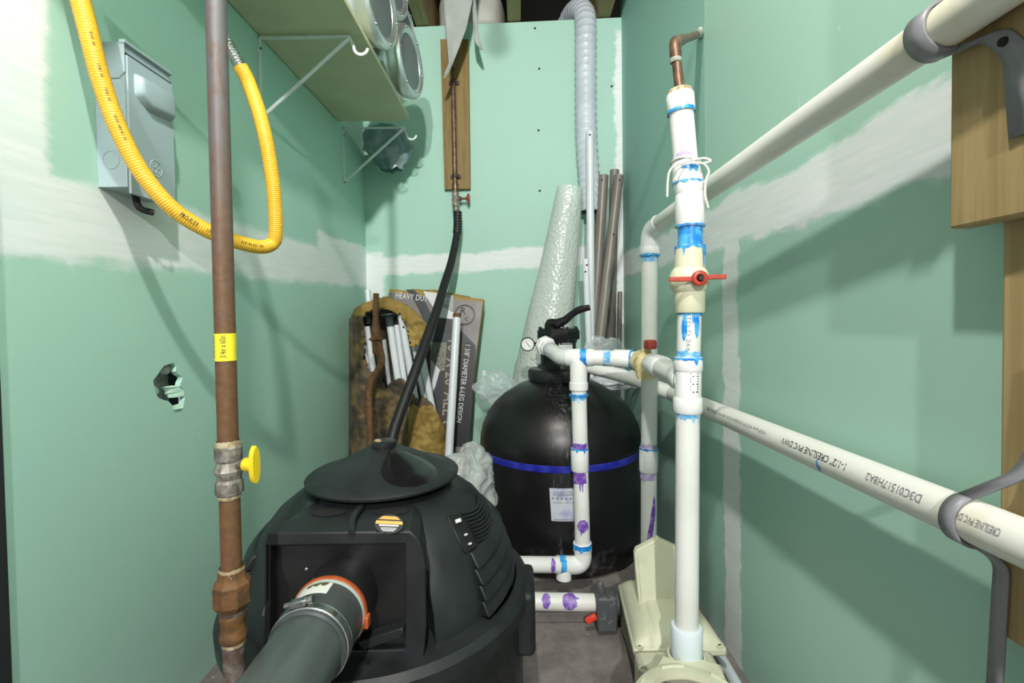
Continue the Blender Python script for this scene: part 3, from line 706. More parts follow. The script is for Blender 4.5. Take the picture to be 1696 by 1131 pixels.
# ------------------------------------------------------------------ printed carton
TL, TR = P(645, 478, 2.46), P(801, 495, 2.43); BRp = P(766, 745, 2.31)
cu_ = (TR - TL).normalized(); cv_ = (BRp - TR); cv_ = (cv_ - cu_ * cv_.dot(cu_)).normalized(); cn = cu_.cross(cv_).normalized()
if cn.y < 0: cn = -cn
Lc = (TR.z - .004) / -cv_.z; Wc = (TR - TL).length
ct = thing('carton', (TL + TR) / 2 + cv_ * Lc, 'flat grey printed HEAVY DUTY carton leaning against the back wall', 'carton')
MB().prism([TL, TR, TR + cv_ * Lc, TL + cv_ * Lc], cn * .055).build('box_body', CARD, ct, smooth=False, bevel=.003)
def fp(px, py, off=.0): return PP(px, py, TL, cn) - cn * off
def print_poly(pts, mat, off, name='printed_area'): MB().prism([fp(a, b, off) for a, b in pts], cn * .0003).build(name, mat, ct, smooth=False)
def c3(a, b): return (620 + a / 8.926, 460 + b / 8.926)
def c1(a, b): return (560 + a / 3.23, 430 + b / 3.23)
e_ = .002
MB().prism([TL + cu_ * e_ + cv_ * .018 - cn * .0008, TR - cu_ * e_ + cv_ * .018 - cn * .0008, TR - cu_ * e_ + cv_ * (Lc - .004) - cn * .0008, TL + cu_ * e_ + cv_ * (Lc - .004) - cn * .0008], cn * .0006).build('printed_face', PGREY, ct, smooth=False)
print_poly([c3(470, 170), c3(590, 183), c3(720, 300), c3(860, 560), c3(880, 800), c3(720, 620), c3(600, 350)], PDARK, .0014)
print_poly([c3(720, 200), c3(1000, 232), c3(1000, 420), c3(1180, 520), c3(1170, 612), c3(930, 585), c3(860, 420)], PWHITE, .0014)
print_poly([c3(1010, 235), c3(1172, 262), c3(1165, 500), c3(1010, 425)], M('print_light_grey', (.36, .37, .38), .4), .0017)
print_poly([c3(870, 585), c3(1175, 615), c3(1300, 800), c3(1500, 1000), c3(1480, 1300), c3(1000, 1250), c3(830, 900)], PDARK, .0012)
print_poly([c3(890, 800), c3(1130, 815), c3(1140, 950), c3(950, 935)], PNAVY, .0016)
print_poly([c1(495, 440), c1(582, 443), c1(575, 590), c1(540, 600)], PGRAV, .0018)
print_poly([c1(540, 600), c1(580, 590), c1(565, 900), c1(500, 900), c1(500, 760)], PDARK, .0016)
print_poly([c1(440, 470), c1(545, 590), c1(520, 680), c1(480, 740), c1(440, 740)], PWHITE, .0020)
print_poly([c1(585, 445), c1(690, 450), c1(660, 700), c1(630, 1000), c1(540, 1000), c1(560, 700)], M('print_dark_brown', (.06, .045, .035), .4), .0018)
print_poly([c1(672, 440), c1(722, 452), c1(738, 480), c1(700, 1000), c1(615, 1000)], PBLACK, .0022)
tm = MB(); a = fp(*c3(312, 298), .0026); b = fp(*c3(1112, 392), .0026); xd = (b - a); text_flat(tm, 'HEAVY DUTY POLES', a, xd, -cv_, .031, xd.length); tm.build('lettering', WINK, ct)
tm = MB(); a = fp(*c1(682, 455), .0030); b = fp(*c1(632, 868), .0030); xd = b - a; text_flat(tm, '1 3/8" DIAMETER 6-LEG DESIGN', a, xd, cu_, .026, xd.length); tm.build('lettering', WINK, ct)
tm = MB(); a = fp(*c1(590, 430), .0030); b = fp(*c1(552, 905), .0030); xd = b - a; text_flat(tm, "10' X 20' ALL C", a, xd, cu_, .062, xd.length); tm.build('lettering', PSAND, ct)
lc2 = fp(769.6, 521.6, .0030); tm = MB()
ring = [lc2 + (cu_ * math.cos(t * math.pi / 20) + cv_ * math.sin(t * math.pi / 20)) * .051 for t in range(41)]; tm.tube(ring, .0016, 5, cap=False)
ring = [lc2 + (cu_ * math.cos(t * math.pi / 20) + cv_ * math.sin(t * math.pi / 20)) * .045 for t in range(41)]; tm.tube(ring, .0007, 5, cap=False)
text_flat(tm, 'R', lc2 - cu_ * .022 - cv_ * .002, cu_, -cv_, .036); text_flat(tm, 'c', lc2 + cu_ * .004 + cv_ * .028, cu_, -cv_, .030); tm.build('round_logo', INK, ct)
fl_ = MB()
def flap(u, v): return TL + cu_ * (Wc * (.18 + .66 * u)) + cn * (.05 + .012 * v) - cv_ * (.028 * v * (1.1 - abs(u - .4)) + .004 * nz(u * 6, v)) 
fl_.grid(flap, 20, 4).build('torn_top_flap', KRAFT, ct, solid=.003)

# ------------------------------------------------------------------ torn paper sack with white tubes
YSK = 2.17
O_ = [(579, 860), (579, 530), (588, 511), (605, 501), (640, 491), (668, 502), (692, 518), (713, 548), (713, 640), (700, 655), (716, 668), (728, 690), (742, 720), (746, 860)]
H_ = [(604, 560), (601, 524), (612, 514), (640, 511), (662, 520), (675, 545), (680, 574), (685, 576), (700, 562), (716, 550), (716, 642), (703, 654), (694, 664), (684, 652), (676, 640), (668, 626), (652, 630), (640, 642), (628, 625), (612, 612), (602, 590)]
def sack_y(px, py):
    y = YSK + .02 * nz(px * .05, py * .03) + .022 * nz(px * .02, py * .05, 4) + .008 * nz(px * .15, py * .12, 7)
    if px < 602: y += .10 * ((602 - px) / 22) ** 2
    if py < 520: y += .05 * ((520 - py) / 30) ** 2
    if px > 715: y += .07 * ((px - 715) / 28) ** 2
    return y
sk = thing('paper_sack', P(655, 855, 2.25), 'torn brown paper sack of white tubes standing in the back left corner', 'sack')
sk.location.z = 0; WL[sk.name] = V(sk.location)
def skp(u, v): return 574 + 178 * u, 486 + 380 * v
def keep_front(u, v):
    x, y = skp(u, v); jx, jy = 4 * nz(x * .2, y * .2, 1), 4 * nz(x * .2, y * .2, 8)
    return inpoly(x, y, O_) and not inpoly(x + jx, y + jy, H_)
def sf(u, v): x, y = skp(u, v); q = P(x, y, sack_y(x, y)); q.z = max(q.z, .004); return q
def kraft_keep(u, v):
    x, y = skp(u, v); return keep_front(u, v) and (y < 522 + (x - 580) * .10 + 8 * nz(x * .1, 3) or (x > 672 and y < 600) or (x > 676 and y > 672 + 10 * nz(x * .1, 5)))
MB().grid(sf, 110, 200, lambda u, v: keep_front(u, v) and not kraft_keep(u, v)).build('dirty_torn_front', KRAFTD, sk, solid=.003, sharp=80)
MB().grid(sf, 110, 200, kraft_keep).build('kraft_fold', KRAFT, sk, solid=.004, sharp=80)
def sb_(u, v):
    x = 585 + 128 * u; y = 498 + 12 * abs(u - .42) * 2 + 366 * v; q = P(x, y, 2.30 - .06 * v + .01 * nz(u * 6, v * 6)); q.z = max(q.z, .004); return q
MB().grid(sb_, 24, 40, lambda u, v: (u - .42) ** 2 * .5 < v + .03).build('sack_back', M('sack_inside', (.035, .028, .022), .9, col2=(.07, .055, .03), scale=20), sk, solid=.003, sharp=80)
TG = 'white tubes in the torn sack'
tubes = [((646, 540), (661, 640), 2.225, .0165, 'white tube with a dark green flanged cap in the torn sack'), ((657, 538), (671, 640), 2.25, .014, 'white tube just right of the green capped one in the torn sack'),
         ((664, 521), (684, 640), 2.22, .0165, 'tallest white tube with two bolt holes in the torn sack'), ((607, 541), (618, 612), 2.24, .015, 'white tube left of the rusted pipe in the torn sack'),
         ((604, 572), (612, 612), 2.255, .014, 'leftmost white tube low in the torn sack'), ((636, 562), (645, 640), 2.26, .010, 'thin white tube just right of the rusted pipe in the sack'),
         ((686, 574), (708, 690), 2.25, .013, 'white tube under the folded paper corner of the sack'), ((694, 566), (719, 690), 2.235, .0155, 'rightmost white tube emerging below the folded paper corner')]
for t_, b_, Y_, r_, lb in tubes:
    po = pole(t_, b_, Y_, Y_ - .01, r_, POLEW, 'white_tube', lb, 'tube', TG, ((.02, .2), (.06, .1)) if 'bolt' in lb else ())
    if 'flanged' in lb:
        q = P(*t_, Y_); MB().lathe([(.018, -.002), (.019, .035), (.024, .045), (.042, .050), (.042, .056), (.03, .058)], q, (-.1, 0, 1), 24).build('flanged_cap', GREENCAP, po, label='dark green flanged cap')
cp2 = P(607, 522, 2.26); MB().lathe([(.016, -.04), (.018, 0), (.034, .008), (.034, .014)], cp2, (-.1, 0, 1), 24).build('flanged_cap', GREENCAP, label='dark flanged cap under the sack hood left of the rusted pipe', cat='cap')
pole((609, 480), (612, 520), 2.32, 2.31, .0135, POLEW, 'white_tube', 'white tube end showing above the sack behind the rusted pipe', 'tube', TG)
# one tube stands in front of the carton
wp = pole((757, 520), (745, 728), 2.26, 2.14, .0185, POLEW, 'white_tube', 'white tube with a rusty top leaning on the printed carton', 'tube')
q = P(757, 520, 2.26); d_ = (P(757, 520, 2.26) - P(745, 728, 2.14)).normalized()
MB().lathe([(.0192, -.018), (.0192, .001), (.015, .001)], q, d_, 20).build('rusty_rim', RUST2, wp)
# rusted pipe with a bell coupling
rpth = [P(623, 486, 2.10), P(622, 530, 2.09), P(624, 562, 2.085), P(629, 580, 2.08), P(632, 596, 2.08), P(627, 612, 2.08), P(615, 632, 2.08), P(611, 655, 2.08), P(613, 700, 2.07), P(614, 740, 2.06), P(616, 860, 2.02)]
rp_ = spline(rpth, 8)
rt = thing('rusted_pipe', (rp_[-1].x, rp_[-1].y, 0), 'bent rusted iron pipe with a flared coupling standing before the torn sack', 'pipe')
MB().tube([V((p.x, p.y, max(.001, p.z))) for p in rp_[:-1]] + [V((rp_[-1].x, rp_[-1].y, .001))], [.0125 if i < 16 else .0155 for i in range(len(rp_))], 16).build('bent_pipe', RUST2, rt)
MB().lathe([(.014, -.03), (.019, -.02), (.019, .022), (.024, .03), (.0315, .032), (.0315, .038), (.020, .045), (.0185, .085), (.0135, .10)][::1], P(624, 575, 2.083), P(622, 530, 2.09) - P(624, 575, 2.083), 20).build('flared_coupling', RUST2, rt)

# ------------------------------------------------------------------ pad and sand filter
MB().box2((-.16, 1.405, 0), (.50, 2.19, .03)).build('equipment_pad', CONC, bevel=.004, smooth=False, label='low concrete pad under the black filter tank', cat='pad')
TX, TY = .160, 1.865
ft = thing('sand_filter', (TX, TY, .03), 'black domed sand filter tank with a blue band and top valve', 'filter tank')
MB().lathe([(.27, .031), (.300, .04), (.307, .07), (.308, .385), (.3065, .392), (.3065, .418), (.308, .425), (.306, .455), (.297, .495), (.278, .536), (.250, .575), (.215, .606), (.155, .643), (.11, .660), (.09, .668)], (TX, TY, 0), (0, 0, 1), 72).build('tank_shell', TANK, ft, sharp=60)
MB().lathe([(.3066, .393), (.3092, .395), (.3092, .415), (.3066, .417)], (TX, TY, 0), (0, 0, 1), 72, False, False).build('blue_band', BLUEBAND, ft)
MB().lathe([(.105, .652), (.117, .660), (.120, .672), (.120, .694), (.112, .704), (.085, .708), (.078, .720)], (TX, TY, 0), (0, 0, 1), 48).build('clamp_collar', BLK, ft)
cc_ = V((TX, TY, .676)) + V((.6, -1, 0)).normalized() * .122
MB().box(cc_, (.05, .03, .03), Matrix.Rotation(.5, 3, 'Z')).build('clamp_bolt_lug', BLK, ft, bevel=.004)
vh = MB().lathe([(.072, .70), (.068, .72), (.070, .800), (.078, .818), (.078, .822)], (TX - .002, TY, 0), (0, 0, 1), 40).build('valve_body', BLKG, ft)
MB().lathe([(.084, .815), (.086, .820), (.086, .846), (.080, .857), (.070, .860)], (TX - .002, TY, 0), (0, 0, 1), 8, ref=(1, .41, 0)).build('valve_cap', BLKG, vh, sharp=25, bevel=.002)
for k in range(8):
    a = math.pi / 8 + k * math.pi / 4; MB().lathe([(.005, .855), (.005, .862), (.003, .864)], (TX - .002 + .074 * math.cos(a), TY + .074 * math.sin(a), 0), (0, 0, 1), 8).build('cap_bolt', BLK, vh)
hb = [P(908, 545, 1.83), P(912, 537, 1.83), P(922, 536, 1.82), P(936, 530, 1.81), P(948, 520, 1.80), P(960, 513, 1.79), P(977, 509, 1.78)]
hl = spline(hb, 6); rr_ = [.016, .022, .020, .0155, .013, .0145, .011]
MB().tube(hl, [rr_[min(6, i // 6)] * (1 - (i % 6) / 6) + rr_[min(6, i // 6 + 1)] * ((i % 6) / 6) for i in range(len(hl))], 14, flat=.75, up=(0, 0, 1)).build('valve_handle', BLKG, vh)
gc = P(874, 570, 1.80); gn = (CAM - gc).normalized(); gn = V((gn.x, gn.y, 0)).normalized()
ga = MB().lathe([(.020, -.016), (.0265, -.014), (.0265, .003), (.0235, .005), (.0225, .001)], gc, gn, 32, cap1=False).build('pressure_gauge', BLKG, ft)
MB().lathe([(.0232, -.002), (.0232, .0012)], gc, gn, 32).build('gauge_face', PAPER, ga)
gu, gs = perp(gn, V((0, 0, 1))); nd_ = MB(); A_ = gc + gn * .0018
nd_.tube([A_ + gu * .011 + gs * .008 * (1 if gs.x < 0 else -1), A_ - gu * .012 - gs * .010 * (1 if gs.x < 0 else -1)], .0010, 6)
for k in range(11):
    a = math.radians(-130 + 26 * k); q = A_ + (gu * math.cos(a) + gs * math.sin(a)) * .019; nd_.tube([q, q - (gu * math.cos(a) + gs * math.sin(a)) * .003], .0005, 4)
nd_.build('gauge_needle', INK, ga)
MB().tube([gc - gn * .008, V((gc.x + .03, gc.y + .012, gc.z)), V((TX - .055, TY - .02, gc.z))], .007, 10).build('gauge_stem', BLK, ga)
MB().lathe([(.010, 0), (.012, .004), (.012, .012), (.006, .015)], P(884, 592, 1.81), (-.3, -1, 0), 14).build('sight_glass', M('sight_glass', (.5, .55, .5), .1, alpha=.8), ft)
# caution label curved round the valve body
def lab(u, v): a = math.radians(-92 + 46 * u); return V((TX - .002 + .0712 * math.cos(a), TY + .0712 * math.sin(a), .812 - .040 * v))
cl = MB().grid(lab, 12, 2).build('caution_label', PAPER, vh)
def lab2(u, v): a = math.radians(-90 + 42 * u); return V((TX - .002 + .0716 * math.cos(a), TY + .0716 * math.sin(a), .810 - .013 * v))
MB().grid(lab2, 12, 1).build('label_header', INK, cl)
m = MB(); text_cyl(m, 'CAUTION', (TX - .002, TY, .8035), (0, 0, 1), V((math.cos(math.radians(-69)), math.sin(math.radians(-69)), 0)), .0720, .009, .036, around=True); m.build('label_lettering', WINK, cl)
m = MB()
for k in range(5):
    def ln(u, v, k=k): a = math.radians(-89 + 38 * u); return V((TX - .002 + .0716 * math.cos(a), TY + .0716 * math.sin(a), .793 - .005 * k - .0012 * v))
    m.grid(ln, 8, 1)
m.build('label_small_print', INKG, cl, kind='stuff')
# data label on the tank
def tl(u, v, r=.3086): a = math.radians(-101.5 + 16 * u); sag = .006 * (1 - u) * v; return V((TX + r * math.cos(a) + sag, TY + r * math.sin(a), .345 - .108 * v))
tlb = MB().grid(tl, 12, 6).build('data_label', M('stained_label', (.56, .60, .66), .5, col2=(.30, .30, .55), scale=18, lo=.48, hi=.7), ft, label='white paper data label')
m = MB(); fc = V((math.cos(math.radians(-93.5)), math.sin(math.radians(-93.5)), 0))
text_cyl(m, 'RANGER FILTER', (TX, TY, .332), (0, 0, 1), fc, .3092, .008, .060, around=True); m.build('label_title', INKG, tlb); m = MB()
def bar(u0, u1, v0, v1):
    m.grid(lambda u, v: tl(u0 + (u1 - u0) * u, v0 + (v1 - v0) * v, .3092), 6, 1)
bar(.12, .9, .19, .21)
for k in range(5): bar(.08 + .17 * k, .15 + .17 * k, .28, .34)
bar(.1, .46, .43, .445); bar(.55, .92, .43, .445)
for k in range(12): bar(.08 + .07 * k, .12 + .07 * k, .93, .98)
m.build('label_rows', INKG, tlb, kind='stuff')
m = MB()
def bd_(px, py, w, h, seed, mat, nm):
    q = P(px, py, TY - .3); a0 = math.atan2(q.y - TY, q.x - TX)
    m = MB(); m.grid(lambda u, v: V((TX + .3088 * math.cos(a0 + (u - .5) * w * math.sin(math.pi * v) ** .5), TY + .3088 * math.sin(a0 + (u - .5) * w * math.sin(math.pi * v) ** .5), q.z + h * (.5 - v))), 4, 10); m.build(nm, mat, ft)
bd_(993, 779, .035, .010, 1, PBLUE2, 'cement_drop')
# ------------------------------------------------------------------ plumbing
PR = .0241
def seg(parent, a, b, prof, mat, name, n=28, **k):
    """prof: (radius, fraction from a to b)"""
    a, b = V(a), V(b); L = (b - a).length
    return MB().lathe([(r, t * L) for r, t in prof], a, b - a, n).build(name, mat, parent, **k)
def pipe(parent, a, b, r=PR, mat=None, name='pipe_length'): return seg(parent, a, b, [(r, 0), (r, 1)], mat or PVC, name)
def socket(parent, a, b, r, mat=None, name='coupling', lip=.0022):
    L = (V(b) - V(a)).length; e = min(.2, .004 / L)
    return seg(parent, a, b, [(r - .002, 0), (r, e), (r, 1 - e), (r - .002, 1)], mat or PVCF, name)
def stain(parent, a, b, r, t0, t1, mat, seed, name='cement_stain', **k):
    return smear(MB(), a, b, r, t0, t1, seed, **k).build(name, mat, parent, sharp=80)

def onaxis(a, b, px):
    lo, hi = 0.0, 1.0; col = lambda q: F * (q - CAM).dot(_r) / (q - CAM).dot(_f)
    up = col(b) > col(a); want = px - W / 2 + SHX * W
    for _ in range(40):
        mid = (lo + hi) / 2
        if (col(a.lerp(b, mid)) < want) == up: lo = mid
        else: hi = mid
    return a.lerp(b, lo)
# --- main riser -----------------------------------------------------------------
RY = 1.0
def R(px, py, Y=RY): return P(px, py, Y)
mr = thing('pump_riser', R(1137, 1090), 'thick white riser pipe with red-handled cream ball valve above the pump', 'pipework')
pipe(mr, R(1137, 1060), R(1139, 672), name='riser_pipe')
socket(mr, R(1137, 1092), R(1137, 1036), .0325, M('pale_blue_pvc', (.70, .80, .86), .3), 'bottom_adapter')
# tee
socket(mr, R(1139, 683), R(1139, 657), .0295, name='tee_lower_hub'); socket(mr, R(1140, 614), R(1140, 591), .0295, name='tee_upper_hub')
tee = seg(mr, R(1139, 660), R(1140, 610), [(.0268, 0), (.0268, 1)], PVCF, 'tee_body')
m = MB()
tc = R(1140, 635); fcn = (CAM - tc); fcn.z = 0; fcn = fcn.normalized() + V((.55, 0, 0)); 
for k in range(8):
    q = R(1140, 647 - 4.2 * k); text_cyl(m, '|' if k % 3 else 'I', q, (0, 0, 1), fcn, .0272, .014, .0022)
m.build('size_print', INK, tee)
pipe(mr, R(1140, 596), R(1142, 512), name='short_pipe')
m = MB(); text_cyl(m, 'STD D 2665', R(1142, 517), R(1141, 590) - R(1142, 517), CAM - R(1141, 560) + V((-.05, 0, 0)), PR + .0004, .0085, .088, flip=True); m.build('pipe_print', INKG, mr)
# cream ball valve
bv = seg(mr, R(1142, 518), R(1142, 478), [(.0285, 0), (.0305, .05), (.0305, 1)], CREAM, 'ball_valve')
seg(mr, R(1142, 446), R(1143, 408), [(.0305, 0), (.0305, .95), (.0285, 1)], CREAM, 'valve_top_socket')
MB().sphere(R(1141, 464), .0400, 28, 18, (1, 1, .95)).build('valve_ball', CREAM, bv)
hc = R(1158, 461, .955)
hdl = MB().lathe([(.0145, -.006), (.0155, -.003), (.0155, .008), (.012, .010), (.007, .010), (.006, .004)], hc, (-.12, -1, 0), 20)
for sx, L_ in ((-1, .058), (1, .050)):
    e0 = hc + V((sx * .010, -.002, 0)); e1 = hc + V((sx * L_, -.002 - sx * .006, .001 + sx * .003)); d = (e1 - e0)
    hdl.box((e0 + e1) / 2, (d.length, .006, .0095), Matrix.Rotation(math.atan2(d.y, d.x), 3, 'Z'))
hdl.build('red_lever', REDP, bv, bevel=.0015, label='red lever handle')
MB().lathe([(.0062, 0), (.0050, .006)], hc + V((0, -.008, 0)), (-.12, -1, 0), 10).build('lever_screw', INK, bv)
seg(mr, hc, R(1150, 463, .985), [(.012, 0), (.014, 1)], CREAM, 'valve_bonnet')
pipe(mr, R(1143, 412), R(1143, 370), name='short_pipe')
# coupling that lets the top part lean
socket(mr, R(1143, 376), R(1142, 318), .0292, name='elbow_body'); socket(mr, R(1142, 322), R(1138, 290), .0300, name='elbow_hub')
seg(mr, R(1138, 292), R(1134, 268), [(.0285, 0), (.0265, 1)], PVCF, 'elbow_hub')
TOPB, TOPT = R(1137, 285), R(1127, 172)
pipe(mr, TOPB, TOPT, .0243, name='leaning_pipe')
socket(mr, R(1128.5, 186), R(1126, 156), .0278, name='top_adapter'); seg(mr, R(1126, 158), R(1125, 149), [(.0262, 0), (.023, 1)], DOPE, 'thread_dope')
# cement stains
stain(mr, R(1143, 376), R(1143, 340), .0302, 0, .0035, PBLUE, 1, drip=.0, ndr=0)
stain(mr, R(1143, 376), R(1143, 411), PR + .0006, .0, .042, PBLUE, 2, drip=.0, ndr=0)
stain(mr, R(1143, 409), R(1143, 470), .0309, -.001, .004, PBLUE, 3, drip=.022, ndr=6, a0=-110, a1=110)
stain(mr, R(1142, 517), R(1140, 600), PR + .0006, -.001, .006, PBLUE, 4, drip=.055, ndr=0, a0=-110, a1=110)
for ad, L_ in ((-38, .050), (22, .056), (-20, .020)):
    stain(mr, R(1142, 519), R(1140, 600), PR + .0008, 0, L_, PBLUE, 5 + ad, 'cement_drip', drip=0, ndr=0, a0=ad - (14 if L_ > .03 else 9), a1=ad + (14 if L_ > .03 else 9), taper=True, nu=12)
stain(mr, R(1140, 592), R(1141, 560), PR + .0007, -.002, .013, PBLUE2, 6, drip=.010, ndr=4)
stain(mr, R(1140, 592), R(1140, 640), .0300, -.001, .0035, PBLUE, 7, drip=.026, ndr=3, a0=-90, a1=90)
stain(mr, R(1139, 683), R(1139, 720), PR + .0007, -.001, .008, PBLUE2, 8, drip=.016, ndr=4, a0=-100, a1=60)
stain(mr, R(1139, 302), R(1139.3, 320), .0306, 0, .004, PBLUE, 9, drip=0, ndr=0)
stain(mr, R(1136, 275), R(1138, 300), .0288, .004, .012, PBLUE, 10, drip=.012, ndr=2, a0=-60, a1=20, taper=True)
stain(mr, R(1128.5, 187), R(1127, 170), .0283, -.001, .005, PBLUE, 11, drip=0, ndr=0)
stain(mr, R(1136, 268), R(1132, 230), PR + .0007, -.004, .016, PVIO2, 12, 'primer_stain', drip=.01, ndr=2, a0=-50, a1=30, taper=True)
# copper top leading into the wall
CE = R(1117, 70); CW = PX(1160, 56, XR)
cu2 = thing('copper_stub', R(1125, 150), 'old copper elbow pipe joining the leaning white pipe to the right wall', 'pipe')
cpp = fillet([R(1126, 152), R(1117.5, 70), CW + (CW - R(1117.5, 70)) * .03], .026, 8)
MB().tube(cpp, .0098, 16).build('copper_pipe', COPPER, cu2)
m = MB(); ce = fillet([R(1119.5, 97), R(1117.5, 70), R(1117.5, 70).lerp(CW, .22)], .020, 8); m.tube(ce, .0118, 16); m.build('copper_elbow', COPPER, cu2)
seg(cu2, R(1119.6, 104), R(1119.2, 96), [(.0112, 0), (.0126, .5), (.0112, 1)], COPV, 'solder_ring')
seg(cu2, CW, R(1117.5, 70).lerp(CW, .80), [(.0108, 0), (.0103, 1)], COPV, 'verdigris_end')
m = MB()
for k in range(7): m.sphere(CW + V((-.003, random.uniform(-.014, .014), random.uniform(-.016, .02))), random.uniform(.005, .009), 8, 6)
m.build('plaster_crumbs', GYPS, cu2)
# tied cord
kd = thing('tied_cord', R(1137, 268), 'white cord tied in a bow round the leaning pipe', 'cord')
ctr = R(1135.5, 268); ring = [ctr + V((.0272 * math.cos(a), .0272 * math.sin(a), .003 * math.sin(2 * a))) for a in [2 * math.pi * k / 32 for k in range(33)]]
MB().tube(ring, .0028, 8, cap=False).build('loop', STRING, kd)
MB().tube(spline([R(1130, 270, .970), R(1148, 265, .962), R(1166, 262, .962), R(1177, 266, .965), R(1166, 270, .962), R(1145, 270, .966)], 8), .0022, 8).build('bow', STRING, kd)
MB().tube(spline([R(1132, 270, .968), R(1118, 274, .962), R(1109, 284, .965), R(1106, 300, .968), R(1105, 326, .970)], 8), .0022, 8).build('loose_end', STRING, kd)
MB().tube(spline([R(1150, 268, .966), R(1166, 272, .962), R(1174, 284, .962), R(1169, 300, .963), R(1168, 322, .965), R(1173, 344, .967)], 8), .0022, 8).build('loose_end', STRING, kd)

# --- loop from the filter valve to the riser --------------------------------------
lp = thing('filter_loop', P(958, 940, 1.5), 'white pipe loop from the filter valve down and left before the tank', 'pipework')
h0, h1 = P(902, 571, 1.79), P(914, 582, 1.72)
MB().lathe([(.036, 0), (.036, .022), (.030, .024), (.030, .045)], h0, h1 - h0, 8).build('hex_adapter', PVCF, lp, sharp=25)
e1, e2, e3 = P(911, 579, 1.74), P(931, 592, 1.56), P(958, 592, 1.51)
V1 = P(1052, 595, 1.455); TE = R(1138, 630)
MB().tube(fillet([e1, e2, e3], .07, 10), .0272, 28).build('bend', PVCF, lp)
stain(lp, e1, e2, .0277, .012, .019, BLUEBAND, 21, drip=0, ndr=0); stain(lp, e1, e2, .0277, .040, .046, PVIO2, 22, 'primer_stain', drip=0, ndr=0)
tj = socket(lp, P(938, 592, 1.525), P(984, 592, 1.495), .0275, name='tee')
seg(lp, P(958, 596, 1.508), P(958.5, 645, 1.508), [(.0272, 0), (.0272, .75), (.0295, .76), (.0295, 1)], PVCF, 'tee_branch')
stain(lp, P(962, 592, 1.508), P(1000, 592, 1.49), .0281, 0, .020, PBLUE, 23, drip=0, ndr=0)
pipe(lp, P(980, 592, 1.497), V1)
stain(lp, onaxis(P(980, 592, 1.497), V1, 1000), V1, PR + .0008, 0, .022, PBLUE2, 24, drip=.004)
socket(lp, P(1016, 593, 1.478), P(1046, 594.5, 1.46), .0275, name='coupling')
stain(lp, P(1046, 594, 1.46), P(1056, 595, 1.45), .0295, 0, .005, PBLUE, 25, drip=0, ndr=0)
# down to the bottom elbow
B0, B1 = P(958.5, 640, 1.508), P(965, 905, 1.503)
pipe(lp, B0, B1)
stain(lp, P(958.6, 655, 1.508), B1, PR + .0007, -.002, .012, PBLUE2, 26, drip=.014, ndr=5)
stain(lp, P(958.4, 645, 1.508), B1, .0300, .012, .019, PBLUE, 27, drip=.0, ndr=0)
socket(lp, P(960.5, 779, 1.505), P(960, 741, 1.505), .0282, name='coupling')
stain(lp, P(960, 742, 1.505), B0, PR + .0007, -.001, .018, PVIOLET, 28, 'primer_stain', drip=.012, ndr=4)
stain(lp, P(960, 741, 1.505), B1, .0286, -.001, .004, PBLUE, 29, drip=.012, ndr=3)
stain(lp, P(961, 780, 1.505), B1, PR + .0007, -.002, .034, PVIOLET, 30, 'primer_stain', drip=.05, ndr=2, a0=-100, a1=60)
stain(lp, P(963, 856, 1.503), B1, PR + .0007, 0, .040, PVIOLET, 31, 'primer_stain', drip=.03, ndr=2, a0=-55, a1=35, taper=True)
EB = P(966, 936, 1.503); EL = P(840, 935, 1.46)
MB().tube(fillet([P(965, 902, 1.503), EB, P(922, 935, 1.488)], .045, 10), .0272, 28).build('bottom_elbow', PVCF, lp)
socket(lp, P(964.8, 912, 1.503), P(964.5, 898, 1.503), .0298, name='elbow_hub')
stain(lp, P(964.5, 900, 1.503), P(965, 916, 1.503), .0302, -.003, .012, PBLUE, 32, drip=.008, ndr=5)
pipe(lp, P(930, 935, 1.49), P(765, 934, 1.442))
stain(lp, P(937, 935, 1.493), P(900, 935, 1.48), .0278, .004, .022, PBLUE, 33, drip=.004, ndr=4)
stain(lp, P(917, 935, 1.485), P(900, 935, 1.48), PR + .0007, .0, .014, PVIOLET, 34, 'primer_stain', drip=.0, a0=-70, a1=50, taper=True)
seg(lp, P(934, 942, 1.488), P(933.5, 960, 1.486), [(.022, 0), (.024, .6), (.024, .9), (.018, 1)], PVCF, 'drain_stub')
MB().lathe([(.016, 0), (.022, .004), (.018, .035)], P(858, 952, 1.455), (0, -.2, -1), 14).build('blue_drain_cap', M('blue_cap', (.03, .22, .55), .4), lp)
# diverter valve and the length into the tee
dv = MB().lathe([(.030, -.030), (.033, -.026), (.033, .020), (.036, .026), (.036, .034)], P(1068, 601, 1.40), V1 - TE, 24).build('diverter_valve', AMBER, lp)
vc = P(1070, 601, 1.385)
MB().lathe([(.026, -.045), (.030, -.03), (.034, 0), (.028, .022), (.016, .030), (.014, .04)], vc, (0, 0, 1), 20).build('valve_bowl', AMBER, dv)
kc = P(1077, 571, 1.36)
m = MB(); m.lathe([(.0165, -.012), (.0185, -.008), (.0185, .010), (.015, .014)], kc, (0, 0, 1), 10); m.box(kc + V((-.006, -.012, .0)), (.012, .02, .022)); m.build('red_knob', M('dark_red_knob', (.33, .045, .03), .4), dv, bevel=.002, label='dark red knob')
VB = P(1088, 606, 1.28)
socket(lp, P(1080, 603, 1.335), P(1098, 610, 1.22), .031, name='valve_union')
stain(lp, P(1092, 607.5, 1.262), TE, .0292, 0, .005, BLUEBAND, 35, drip=0, ndr=0)
pipe(lp, VB, TE, .0262)
socket(lp, TE + (VB - TE) * .05, TE + (VB - TE) * .22, .0290, name='tee_side_hub')

